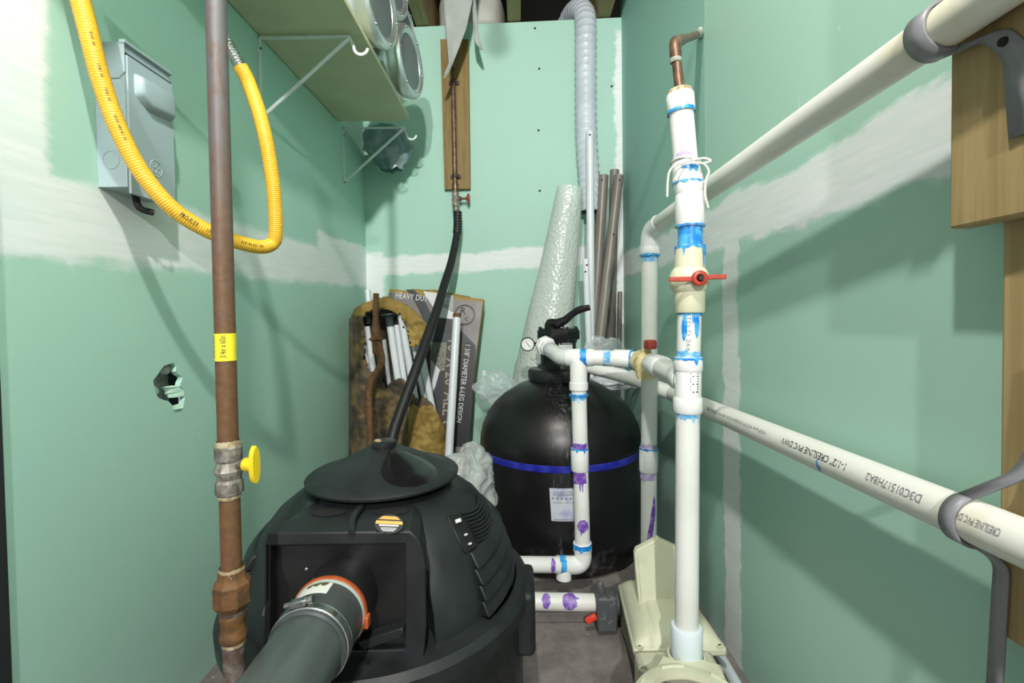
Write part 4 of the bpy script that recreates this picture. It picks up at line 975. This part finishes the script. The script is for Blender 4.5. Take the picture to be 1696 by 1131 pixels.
# --- second riser (behind) and the pipe along the right wall, upper ---------------------
ur = thing('return_riser', P(1075, 900, 1.47), 'white riser that elbows into the upper pipe along the right wall', 'pipework')
U0, U1 = P(1074, 1010, 1.47), P(1076, 420, 1.47)
pipe(ur, U0, U1)
UA, UB = P(1092, 370, 1.42), P(1540, 61, .562)
UC = UA + (UB - UA) * (-(UA.y + .35) / (UB.y - UA.y)) if False else UA + (UB - UA).normalized() * ((UA.y + .35) / -((UB - UA).normalized().y))
EC = P(1077, 384, 1.465)
MB().tube(fillet([P(1076, 418, 1.47), EC, UA + (UB - UA) * .005], .035, 10), .0278, 28).build('top_elbow', PVCF, ur)
socket(ur, P(1076, 424, 1.47), P(1076, 408, 1.47), .0295, name='elbow_hub')
stain(ur, P(1076, 419, 1.47), U0, .0300, .004, .010, PBLUE, 41, drip=0, ndr=0)
stain(ur, P(1076, 424, 1.47), U0, PR + .0007, 0, .018, PBLUE2, 42, drip=.012, ndr=5)
stain(ur, UA, UB, .0284, -.004, .003, PBLUE, 43, drip=0, ndr=0)
UE = UA + (UB - UA) * 1.22
MB().tube(fillet([UA - (UB - UA) * .01, UB, UE, V((UE.x + .002, -.35, UE.z))], .05, 6), PR, 28).build('upper_wall_pipe', PVCY, ur)
socket(ur, P(1074, 781, 1.47), P(1074.5, 741, 1.47), .0285, name='coupling')
stain(ur, P(1074.5, 742, 1.47), U1, PR + .0007, -.001, .014, PVIO2, 44, 'primer_stain', drip=.008, ndr=4)
stain(ur, P(1074.5, 741, 1.47), U0, .0290, -.001, .004, PBLUE, 45, drip=.02, ndr=2)
stain(ur, P(1074, 782, 1.47), U0, PR + .0007, -.001, .018, PVIO2, 46, 'primer_stain', drip=.01, ndr=3)
for ad, t0, t1 in ((-42, .05, .13), (-22, .10, .18), (-4, .15, .22), (-30, .08, .16), (-12, .13, .20)):
    stain(ur, P(1074, 790, 1.47), U0, PR + .0008, t0, t1, PVIOLET, 50 + ad, 'primer_drip', drip=0, ndr=0, a0=ad - 13, a1=ad + 13, taper=True, nu=12)
pipe(ur, U0, V((U0.x, U0.y, .12)), name='pipe_length')

# --- lower pipe along the right wall ---------------------------------------------------
lw = thing('lower_wall_pipe', P(1400, 775, .8), 'long white printed pipe running along the right wall below the boards', 'pipe')
LA, LB = P(1190, 684, 1.20), P(1569, 845, .561); ld = (LB - LA).normalized()
LC = LA + ld * ((LA.y + .35) / -ld.y); LD = LA - ld * .36
pipe(lw, LD, LC, mat=PVCY, name='pipe_length')
MB().tube(fillet([LD + ld * .01, P(1046, 626, 1.70), P(972, 607, 1.83), P(945, 600, 1.86)], .05, 8), PR, 24).build('filter_end', PVC, lw)
socket(lw, P(1064, 631, 1.675), P(1043, 625, 1.712), .0278, name='coupling')
stain(lw, P(1043, 625, 1.712), P(1030, 621, 1.74), .0272, 0, .008, PBLUE, 61, drip=0, ndr=0); stain(lw, P(1012, 617, 1.765), P(1000, 614, 1.78), PR + .001, 0, .006, PBLUE2, 62, drip=0, ndr=0)
def wall_text(s, px, py, h, width, up, mat=INK):
    q = P(px, py, LA.y + (px - 1190) / 379 * (LB.y - LA.y)); k = (q - LA).dot(ld)
    # px is only a hint: find the length along the pipe whose picture column is px
    lo, hi = -.4, 1.1
    for _ in range(40):
        mid = (lo + hi) / 2; c = LA + ld * mid; v = c - CAM; x = W / 2 - SHX * W + F * v.dot(_r) / v.dot(_f)
        if x < px: lo = mid
        else: hi = mid
    c = LA + ld * lo; m = MB(); text_cyl(m, s, c, -ld, V((-1, 0, up)), PR + .0005, h, width, flip=True)
    m.build('pipe_print', mat, lw)
wall_text('1-1/2" CRESLINE PVC DWV', 1425, 786, .0115, .17, .42)
wall_text('NSF-pw ASTM D2665 SCH 40 PVC 1785', 1287, 748, .0070, .26, .40, INKG)
wall_text('D3C01517H8A2', 1556, 842, .0110, .090, .42, INKG)
wall_text('D3C01517H8A2', 1202, 692, .009, .06, .40, INKG)
wall_text('CRESLINE PVC DWV', 1694, 896, .0085, .055, .40, INKG)
stain(lw, LA + ld * .43, LB, PR + .0007, 0, .006, PBLUE, 63, drip=0, ndr=0, a0=15, a1=75, taper=True, nu=20)

# ------------------------------------------------------------------ timbers and hangers by the right edge
yl = PX(1655, 740, .533).y
MB().box2((.533, yl - .16, .548), (XR, yl, 1.9)).build('wall_batten', WOODN, smooth=False, bevel=.004, label='long pale timber batten fixed upright to the right wall', cat='timber')
BXF = .508; yu = PX(1573, 240, BXF).y; zu = PX(1571, 380, BXF).z
MB().box2((BXF, yu - .17, zu), (.5325, yu, 1.9)).build('timber_block', WOODN, smooth=False, bevel=.003, label='thick timber block over the batten, holding the upper pipe', cat='timber')
def ribbon(pts, wvec, th, mat, name, parent):
    pts = [V(p) for p in pts]; w = V(wvec) / 2; m = MB(); n = len(pts)
    m.grid(lambda u, v: pts[min(n - 1, round(v * (n - 1)))] + w * (2 * u - 1), 1, n - 1)
    return m.build(name, mat, parent, solid=th, sharp=60)
def hanger(c, ax, tail_up, tail_dn, label, a_from, a_to, w=.026):
    c = V(c); ax = V(ax).normalized(); n, b = perp(ax, V((-1, 0, 0)))
    h = thing('pipe_hanger', c, label, 'pipe hanger', 'grey plastic pipe hangers')
    r = PR + .003; pts = []
    for k in range(25):
        a = math.radians(a_from + (a_to - a_from) * k / 24); pts.append(c + V((-math.cos(a), 0, 0)) * r + V((0, 0, math.sin(a))) * r)
    ribbon(pts, ax * w, .0035, STRAP, 'saddle', h)
    if tail_up: ribbon(fillet([pts[0]] + tail_up, .012, 5), ax * (w * .92), .0035, STRAP, 'upper_tail', h); 
    if tail_dn: ribbon(fillet([pts[-1]] + tail_dn, .012, 5), ax * (w * .92), .0035, STRAP, 'lower_tail', h)
    return h
ua = (UB - UA).normalized(); uc = UA + ua * ((UA.y - .552) / -ua.y)
h1_ = hanger(uc, ua, None, [V((BXF - .004, uc.y - .040, uc.z - .026)), V((BXF - .0025, uc.y - .060, uc.z - .055)), V((BXF - .0025, uc.y - .068, uc.z - .140))], 'grey plastic hook hanging the upper pipe from the timber block', 100, -115)
MB().lathe([(.005, 0), (.0045, .003)], (BXF - .005, uc.y - .050, uc.z - .040), (-1, 0, 0), 10).build('screw', BLKM, h1_)
lcn = LA + ld * ((LA.y - .532) / -ld.y)
h2_ = hanger(lcn, ld, [V((.520, lcn.y - .035, lcn.z + .062)), V((.5295, lcn.y - .040, lcn.z + .085)), V((.5295, lcn.y - .052, lcn.z + .18))], [V((.5295, lcn.y - .008, lcn.z - .045)), V((.5295, lcn.y + .004, lcn.z - .30))], 'grey plastic strap hanging the lower pipe from the batten', 75, -95, .018)
MB().lathe([(.0055, 0), (.005, .003)], (.5265, lcn.y - .040, lcn.z + .080), (-1, 0, 0), 10).build('screw', BLKM, h2_)

# ------------------------------------------------------------------ bottom pipe with the grey valve
sp = thing('suction_pipe', P(920, 997, 1.43), 'low white pipe with purple stains and a grey valve on the pad', 'pipework')
s0, s1 = P(800, 994, 1.387), P(1050, 999, 1.392)
pipe(sp, s0, s1)
stain(sp, onaxis(s0, s1, 897), s1, PR + .0007, 0, .024, PVIOLET, 71, 'primer_stain', drip=0, a0=-60, a1=50, taper=True); stain(sp, onaxis(s0, s1, 930), s1, PR + .0007, 0, .042, PVIOLET, 72, 'primer_stain', drip=.006, a0=-70, a1=60, taper=True)
vq = P(1003, 1010, 1.371)
MB().box(vq + V((0, 0, .002)), (.058, .064, .098)).build('valve_block', DARKPIPE, sp, bevel=.006)
MB().lathe([(.012, 0), (.012, .02), (.006, .032)], vq + V((-.012, 0, .052)), (-.2, 0, 1), 12).build('valve_nub', DARKPIPE, sp)
MB().box(vq + V((-.045, -.02, -.012)), (.034, .014, .016), Matrix.Rotation(-.5, 3, 'Y')).build('red_tab', RED2, sp, bevel=.003, label='small red tab handle')
seg(sp, vq + V((.028, 0, .018)), vq + V((.06, 0, .018)), [(.031, 0), (.031, 1)], DARKPIPE, 'valve_union')
# ------------------------------------------------------------------ black dome chamber
DX, DY = -.315, 1.10
dm = thing('dome_chamber', (DX, DY, 0), 'black moulded plastic dome chamber with a conical lid', 'chamber')
prof = [(.318, .0), (.318, .262), (.332, .270), (.334, .300), (.322, .312), (.290, .316), (.288, .335), (.281, .37), (.270, .40), (.259, .43), (.243, .46), (.220, .49), (.188, .515), (.163, .530), (.120, .540)]
shm = MB().lathe(prof, (DX, DY, 0), (0, 0, 1), 96)
for v_ in shm.v:
    if v_.z > .3125 and v_.y < .90 and -.455 < v_.x < -.165: v_.y = .90
shm.build('chamber_shell', DOME, dm, sharp=35)
def rad(z):
    for (r0, z0), (r1, z1) in zip(prof[5:], prof[6:]):
        if z0 <= z <= z1: return r0 + (r1 - r0) * (z - z0) / (z1 - z0)
    return .29
def dpt(deg, z, off): a = math.radians(deg); r = rad(z) + off; return V((DX + r * math.cos(a), DY + r * math.sin(a), z))
# tread-like lugs up both sides
for side in (0, 1):
    for k in range(5):
        z1 = .452 - .030 * k; z0 = z1 - .027
        def top(u, v, o): 
            deg = (-34 + 64 * u); zz = z0 + (z1 - z0) * v - .012 * math.cos(math.radians((deg) * 1.3)) + .012
            return dpt(deg if side == 0 else 180 - deg, max(.318, zz - .02 * max(0, (-deg) / 34)), o)
        m = MB(); nu, nv = 14, 3
        outr = [[top(i / nu, j / nv, .016 - .010 * (j / nv)) for i in range(nu + 1)] for j in range(nv + 1)]
        inr = [[top(i / nu, j / nv, -.006) for i in range(nu + 1)] for j in range(nv + 1)]
        N1 = (nu + 1) * (nv + 1); idn = lambda i, j: j * (nu + 1) + i
        vs_ = [p for row in outr for p in row] + [p for row in inr for p in row]; fs_ = []
        for j in range(nv):
            for i in range(nu):
                q = (idn(i, j), idn(i + 1, j), idn(i + 1, j + 1), idn(i, j + 1)); fs_.append(q); fs_.append(tuple(x + N1 for x in reversed(q)))
        for i in range(nu): fs_ += [(idn(i + 1, 0), idn(i, 0), idn(i, 0) + N1, idn(i + 1, 0) + N1), (idn(i, nv), idn(i + 1, nv), idn(i + 1, nv) + N1, idn(i, nv) + N1)]
        for j in range(nv): fs_ += [(idn(0, j), idn(0, j + 1), idn(0, j + 1) + N1, idn(0, j) + N1), (idn(nu, j + 1), idn(nu, j), idn(nu, j) + N1, idn(nu, j + 1) + N1)]
        m.add(vs_, fs_).build('tread_lug', DOME, dm, bevel=.0025, sharp=35)
# foot blocks on the flange
MB().box(V((DX + .322, DY + .0, .235)), (.05, .14, .14)).build('side_foot', DOME, dm, bevel=.012)
# front housing with the recessed square panel
hx0, hx1, hz0, hz1, hyF = -.452, -.172, .300, .531, .845
pz0, pz1, px0, px1 = .325, .508, P(450, 900, .85).x, P(671, 900, .85).x
fr = MB()
def fr_y(z): return hyF - .012 * (hz1 - z) / (hz1 - hz0)
outl = [(hx0, hz0), (hx1, hz0), (hx1 + .006, hz0 + .06), (hx1 + .004, hz1 - .05), (hx1 - .006, hz1 - .015), (hx1 - .022, hz1), (hx0 + .006, hz1), (hx0, hz1 - .02)]
inn = [(px0, pz0), (px1, pz0), (px1, pz1), (px0, pz1)]
def ringface(m, o, i, yo, yi):
    pts = [V((x, yo(z), z)) for x, z in o] + [V((x, yi(z), z)) for x, z in i]
    tri = tessellate_polygon([[V((x, z, 0)) for x, z in o], [V((x, z, 0)) for x, z in i]])
    m.add(pts, [tuple(t) for t in tri])
ringface(fr, outl, inn, fr_y, fr_y)
n_o = len(outl)
for k in range(n_o):
    a, b = outl[k], outl[(k + 1) % n_o]
    ya_ = [1.02 if z > .4 else .9 for z in (a[1], b[1])]
    fr.add([V((a[0], fr_y(a[1]), a[1])), V((b[0], fr_y(b[1]), b[1])), V((b[0] - .03 * (b[0] > DX) + .03 * (b[0] < DX), 1.03, b[1])), V((a[0] - .03 * (a[0] > DX) + .03 * (a[0] < DX), 1.03, a[1]))], [(0, 1, 2, 3)])
for k in range(4):
    a, b = inn[k], inn[(k + 1) % 4]
    fr.add([V((a[0], fr_y(a[1]), a[1])), V((b[0], fr_y(b[1]), b[1])), V((b[0], fr_y(b[1]) + .022, b[1])), V((a[0], fr_y(a[1]) + .022, a[1]))], [(0, 1, 2, 3)])
fh = fr.build('front_housing', DOME, dm, bevel=.004, sharp=30)
m = MB(); m.add([V((x, fr_y(z) + .020, z)) for x, z in inn], [(0, 1, 2, 3)]); pn = m.build('square_panel', BLK, fh, solid=.004, smooth=False)
for a, b in ((508, 942), (612, 945), (612, 1018)):
    q = P(a, b, .862); MB().lathe([(.003, 0), (.0035, .003), (.002, .004)], q, (0, -1, 0), 8).build('panel_screw', STEEL, pn)
# raised seam and two scooped dimples on the housing roof
MB().tube(spline([P(603, 832, .99), P(600, 838, .95), P(588, 852, .90), P(583, 866, .868), P(582, 882, .838)], 6), .0065, 10).build('roof_seam', DOME, fh)
for a, b in ((545, 838), (648, 843)):
    q = P(a, b, .93); m = MB(); m.grid(lambda u, v: V((q.x + .032 * (u - .5) * 2, q.y + .020 * (v - .5) * 2, hz1 + .0015 + .0022 * max(0, 1 - ((u - .5) * 2) ** 2 - ((v - .5) * 2) ** 2))), 16, 10, lambda u, v: ((u - .5) * 2) ** 2 + ((v - .5) * 2) ** 2 < 1); m.build('scoop', BLKM, fh)
# warning sticker on the housing edge
sa, sbv = P(645, 858, .858), P(645, 884, .836)
sx_ = V((1, 0, -.06)).normalized(); sy_ = V((0, -.50, -.87)).normalized(); scn = V((0, -1, 0)); so = P(645, 868, .838)
def ell(cx, cy, a, b, off, y0=-1, y1=1, n=20):
    out = []
    for k in range(n + 1):
        yy = y0 + (y1 - y0) * k / n; out.append((math.sqrt(max(0, 1 - yy * yy)) * a, yy * b))
    pts = [(x, y) for x, y in out] + [(-x, y) for x, y in reversed(out)]
    return [so + sx_ * (x + cx) + sy_ * (y + cy) - V((0, off, -off * .6)) for x, y in pts]
st = MB().prism(ell(0, 0, .0245, .016, .002), (0, .0004, 0)).build('warning_sticker', INK, fh, smooth=False)
MB().prism(ell(0, 0, .0215, .0145, .0028, -.86, -.5), (0, .0003, 0)).build('sticker_arc', M('sticker_orange', (.80, .36, .05), .45), st, smooth=False)
MB().prism(ell(0, 0, .0238, .016, .0028, -.30, .02), (0, .0003, 0)).build('sticker_stripe', M('sticker_amber', (.80, .42, .07), .45), st, smooth=False)
m = MB()
for yy, w_ in ((.16, .034), (.42, .028), (.56, .026), (.70, .020)):
    c = so + sy_ * (.016 * yy) - V((0, .003, -.0018)); h_ = .0012 if yy < .2 else .0005
    m.prism([c - sx_ * w_ / 2 - sy_ * h_, c + sx_ * w_ / 2 - sy_ * h_, c + sx_ * w_ / 2 + sy_ * h_, c - sx_ * w_ / 2 + sy_ * h_], (0, .0003, 0))
m.build('sticker_lines', WINK, st, smooth=False, kind='stuff')
# diagonal web under the panel
MB().prism([P(590, 1064, .83), P(668, 1040, .83), P(668, 1054, .83), P(600, 1078, .83)], (0, .03, 0)).build('diagonal_web', DOME, dm, bevel=.003)
# ribbed coil vent on the right shoulder
for k in range(9):
    t = k / 8; pts = []
    for j in range(13):
        deg = -27 + 30 * j / 12; z = .497 - .050 * t - .008 * math.sin(math.pi * j / 12); pts.append(dpt(deg, z, .006))
    MB().tube(pts, .0026, 8).build('vent_rib', DOME, dm)
MB().prism([dpt(-37, .502, .006), dpt(-29, .502, .008), dpt(-29, .440, .008), dpt(-37, .440, .006)], (-.008, .008, -.004)).build('vent_plate', BLK, dm, bevel=.002)
for z_, s_ in ((.492, .012), (.468, .006), (.452, .006)): MB().box(dpt(-33, z_, .0085), (s_, .004, s_ * .6), Matrix.Rotation(.75, 3, 'Z') @ Matrix.Rotation(-.5, 3, 'X')).build('vent_mark', PAPER, dm)
# lid
lid = MB().lathe([(.120, .541), (.150, .543), (.160, .548), (.168, .549), (.169, .554), (.164, .558), (.150, .561), (.110, .578), (.070, .597), (.040, .611), (.030, .614)], (DX + .006, DY, 0), (0, 0, 1), 72).build('lid', DOME, dm, sharp=40)
cap = MB().lathe([(.028, .612), (.029, .620), (.028, .626), (.022, .6285)], (DX + .006, DY, 0), (0, 0, 1), 36).build('lid_cap', BLK, lid)
def dec(u, v): a = math.radians(150 + 110 * u); r = .021 * (.35 + .62 * v); return V((DX + .006 + r * math.cos(a), DY + r * math.sin(a), .6288))
MB().grid(dec, 12, 3).build('cap_decal', M('decal_orange', (.72, .33, .08), .5, col2=(.35, .32, .28), scale=60), cap)
def leaf(u, v):
    # smooth dark flap on the right front of the cone
    w_ = math.sin(math.pi * min(1, max(0, u))) ** .6; a = math.radians(-42 + 36 * (v - .5) * 2 * (.25 + .75 * w_)); r = .031 + .120 * u
    LP = [(.029, .6145), (.040, .611), (.070, .597), (.110, .578), (.150, .561), (.164, .558)]; zc_ = next(z0 + (z1 - z0) * (r - r0) / (r1 - r0) for (r0, z0), (r1, z1) in zip(LP, LP[1:]) if r <= r1)
    return V((DX + .006 + r * math.cos(a), DY + r * math.sin(a), zc_ + .0006 + .0022 * min(1, 6 * v, 6 * (1 - v)) * min(1, 6 * u, 6 * (1 - u))))
MB().grid(leaf, 20, 20).build('lid_flap', BLKG, lid, sharp=60)
# outlet: hub, orange ring, sleeve, clamp, big pipe
AX, AZ = -.318, .418
ol = thing('outlet_pipe', (AX, .6, AZ - .06), 'large grey pipe clamped to the square panel of the dome', 'pipe')
def ycyl(prof, mat, name, parent=ol, n=48): return MB().lathe([(r, -y) for r, y in prof], (AX, 0, AZ), (0, -1, 0), n).build(name, mat, parent)
def yc(prof, mat, name, parent=ol, n=48, c0=True, c1=True): return MB().lathe([(r, y) for r, y in prof], (AX, 0, AZ), (0, 1, 0), n, c0, c1).build(name, mat, parent)
yc([(.060, .862), (.0615, .855), (.0615, .79)], BLK, 'hub')
yc([(.058, .797), (.0622, .796), (.0628, .792), (.0622, .789), (.058, .788)], ORANGE, 'orange_ring')
MB().box((AX + .063, .790, AZ - .012), (.007, .016, .020)).build('orange_tab', ORANGE, ol, bevel=.002)
sl = yc([(.058, .792), (.0592, .789), (.0592, .703), (.056, .700)], GREYS, 'rubber_sleeve')
yc([(.0600, .789), (.0605, .787), (.0605, .783), (.0597, .781)], M('pale_sleeve_rim', (.45, .50, .48), .4), 'sleeve_rim', sl)
def slab(u, v): a = math.radians(78 + 52 * u); return V((AX + .0597 * math.cos(a), .779 - .030 * v, AZ + .0597 * math.sin(a)))
lb_ = MB().grid(slab, 14, 3).build('paper_label', PAPER, sl, label='torn white label')
MB().grid(lambda u, v: V((AX + .0600 * math.cos(math.radians(84 + 34 * u)), .779 - (.004 + .006 * abs(math.sin(u * 9))) * v, AZ + .0600 * math.sin(math.radians(84 + 34 * u)))), 24, 1).build('label_tear', M('olive_glue', (.10, .09, .03), .7), lb_)
cl_ = yc([(.0596, .724), (.0610, .723), (.0610, .709), (.0596, .708)], STEEL, 'hose_clamp')
yc([(.0611, .7245), (.0615, .7235), (.0611, .7225)], STEEL, 'clamp_edge', cl_, c0=False, c1=False)
for k in range(14):
    a = math.radians(82 - 2.6 * k); q = V((AX + .0612 * math.cos(a), .716, AZ + .0612 * math.sin(a))); MB().box(q, (.0011, .008, .0012), Matrix.Rotation(-(a - math.pi / 2) * 1.0, 3, 'Y')).build('clamp_slot', INK, cl_)
ca = math.radians(104); q = V((AX + .066 * math.cos(ca), .716, AZ + .066 * math.sin(ca))); tx = V((-math.sin(ca), 0, math.cos(ca)))
MB().box(q, (.024, .013, .010), Matrix.Rotation(-(ca - math.pi / 2), 3, 'Y')).build('clamp_housing', STEEL, cl_, bevel=.0015)
MB().lathe([(.0042, -.022), (.0042, .014), (.0055, .015), (.0055, .022)], q - tx * .001, -tx, 12).build('clamp_screw', STEEL, cl_)
yc([(.0535, -.45), (.0535, .704)], GREYP, 'big_pipe')

# ------------------------------------------------------------------ pool pump
pp = thing('pool_pump', (.36, 1.1, 0), 'almond plastic pool pump with a tilted control lid below the riser', 'pump')
MB().lathe([(.058, 1.105), (.066, 1.115), (.066, 1.40), (.055, 1.42)], (.365, 0, .068), (0, 1, 0), 36).build('motor_body', M('dark_motor', (.05, .05, .045), .6), pp)
for k in range(11):
    zf = .020 + .011 * k; MB().box((.300, 1.23, zf), (.03, .25, .005)).build('cooling_fin', PUMPG, pp)
MB().box((.365, 1.23, .012), (.15, .25, .024)).build('foot', PUMPG, pp, bevel=.004)
cxm, cym, hxw, hyw = .366, 1.228, .104, .133
def cov(u, v):
    x = (u - .5) * 2; y = (v - .5) * 2; sx = 1 - .20 * v; e = (1 - abs(x) ** 3.0) * (1 - abs(y) ** 4.0)
    groove = -.004 * math.exp(-((abs(x) - .55) / .05) ** 2) * (e > .1)
    return V((cxm + hxw * sx * x, cym + hyw * y, .138 + .042 * max(0, e) ** .55 + groove))
cvr = MB().grid(cov, 40, 34).build('drive_cover', PUMPC, pp, sharp=60)
rim = [V((cxm - hxw - .004, cym - hyw - .004, .118)), V((cxm + hxw + .004, cym - hyw - .004, .118)), V((cxm + hxw * .8 + .004, cym + hyw + .004, .118)), V((cxm - hxw * .8 - .004, cym + hyw + .004, .118))]
MB().prism(rim, (0, 0, .021)).build('cover_rim', PUMPC, cvr, bevel=.006)
for x, y in ((-.092, -.126), (.092, -.126)): MB().lathe([(.011, .136), (.011, .142), (.006, .1425), (.005, .139)], (cxm + x, cym + y, 0), (0, 0, 1), 16).build('screw_boss', PUMPC, cvr); MB().lathe([(.005, .140), (.005, .1432)], (cxm + x, cym + y, 0), (0, 0, 1), 10).build('screw', INK, cvr)
LY = 1.215
lpts = [(1051, 918), (1054, 911), (1085, 895), (1089, 891), (1094, 895), (1124, 909), (1128, 916), (1124, 1003), (1119, 1008), (1066, 1010), (1058, 1005)]
def lY(py): return LY + .035 * (1010 - py) / 118
l3 = [P(a, b, lY(b)) for a, b in lpts]
cl3 = MB().prism(l3, (0, .016, .004)).build('control_lid', PUMPC, pp, bevel=.003)
ctr3 = sum(l3, V()) / len(l3); MB().prism([ctr3 + (p - ctr3) * .88 for p in l3], (0, -.0035, 0)).build('lid_panel', PUMPC, cl3, bevel=.002)
MB().box(P(1090, 1014, 1.195), (.011, .012, .014)).build('lid_latch', PUMPC, cl3, bevel=.002)
# volute, discharge socket, strainer pot with ring and clear lid
vx0, vx1 = P(1050, 1100, 1.06).x, P(1208, 1120, .97).x
MB().box2((vx0, .90, .03), (vx1, 1.065, .158)).build('volute_body', PUMPC, pp, bevel=.012)
rc = R(1137, 1100)
MB().lathe([(.041, .10), (.041, rc.z + .018), (.039, rc.z + .022), (.034, rc.z + .022), (.033, rc.z + .010)], (rc.x, RY, 0), (0, 0, 1), 40, cap1=False).build('discharge_socket', PUMPC, pp)
for k in range(10):
    a = 2 * math.pi * k / 10; MB().box((rc.x + .0415 * math.cos(a), RY + .0415 * math.sin(a), rc.z - .008), (.004, .004, .044)).build('socket_rib', PUMPC, pp)
sx0, sy0 = P(1143, 1131, .86).x + .0, .848
MB().lathe([(.085, .0), (.095, .03), (.095, .185)], (sx0, sy0, 0), (0, 0, 1), 48).build('strainer_pot', PUMPC, pp)
MB().lathe([(.106, .184), (.108, .190), (.108, .200), (.104, .206), (.088, .210), (.076, .210), (.074, .200)], (sx0, sy0, 0), (0, 0, 1), 56, False, False).build('lid_ring', PUMPC, pp)
for k in range(6):
    a0 = math.radians(20 + 60 * k); m = MB(); m.tube([V((sx0 + .094 * math.cos(a0 + .05 * j), sy0 + .094 * math.sin(a0 + .05 * j), .2095)) for j in range(11)], .0035, 8); m.build('ring_rib', PUMPC, pp)
m = MB(); q = V((rc.x, RY - .045, .185)); m.prism([q + V((-.085, -.01, 0)), q + V((-.055, .035, 0)), q + V((-.03, .02, 0)), q + V((.03, .02, 0)), q + V((.055, .005, 0)), q + V((.05, -.03, 0)), q + V((-.06, -.03, 0))], (0, 0, .014)); m.build('ring_web', PUMPC, pp, bevel=.004)
MB().lathe([(.075, .196), (.06, .206), (.03, .212), (.001, .213)], (sx0, sy0, 0), (0, 0, 1), 40, False, False).build('clear_lid', M('smoky_lid', (.22, .20, .17), .08, alpha=.75), pp)
for a, b in ((1066, 1128), (1190, 1104)):
    q = P(a, b, 1.0); MB().lathe([(.011, 0), (.011, .006), (.006, .006), (.006, .002)], (q.x, 1.0, .156), (0, 0, 1), 16).build('body_bolt', PUMPG, pp)
# white conduit beside the pump
c0_, c1_ = P(1178, 1062, 1.27), P(1240, 1170, .98)
cdt = MB().tube([c0_, c1_], .0135, 14).build('conduit', M('pale_conduit', (.66, .74, .80), .35), label='pale plastic conduit slanting between the pump and the right wall', cat='conduit')
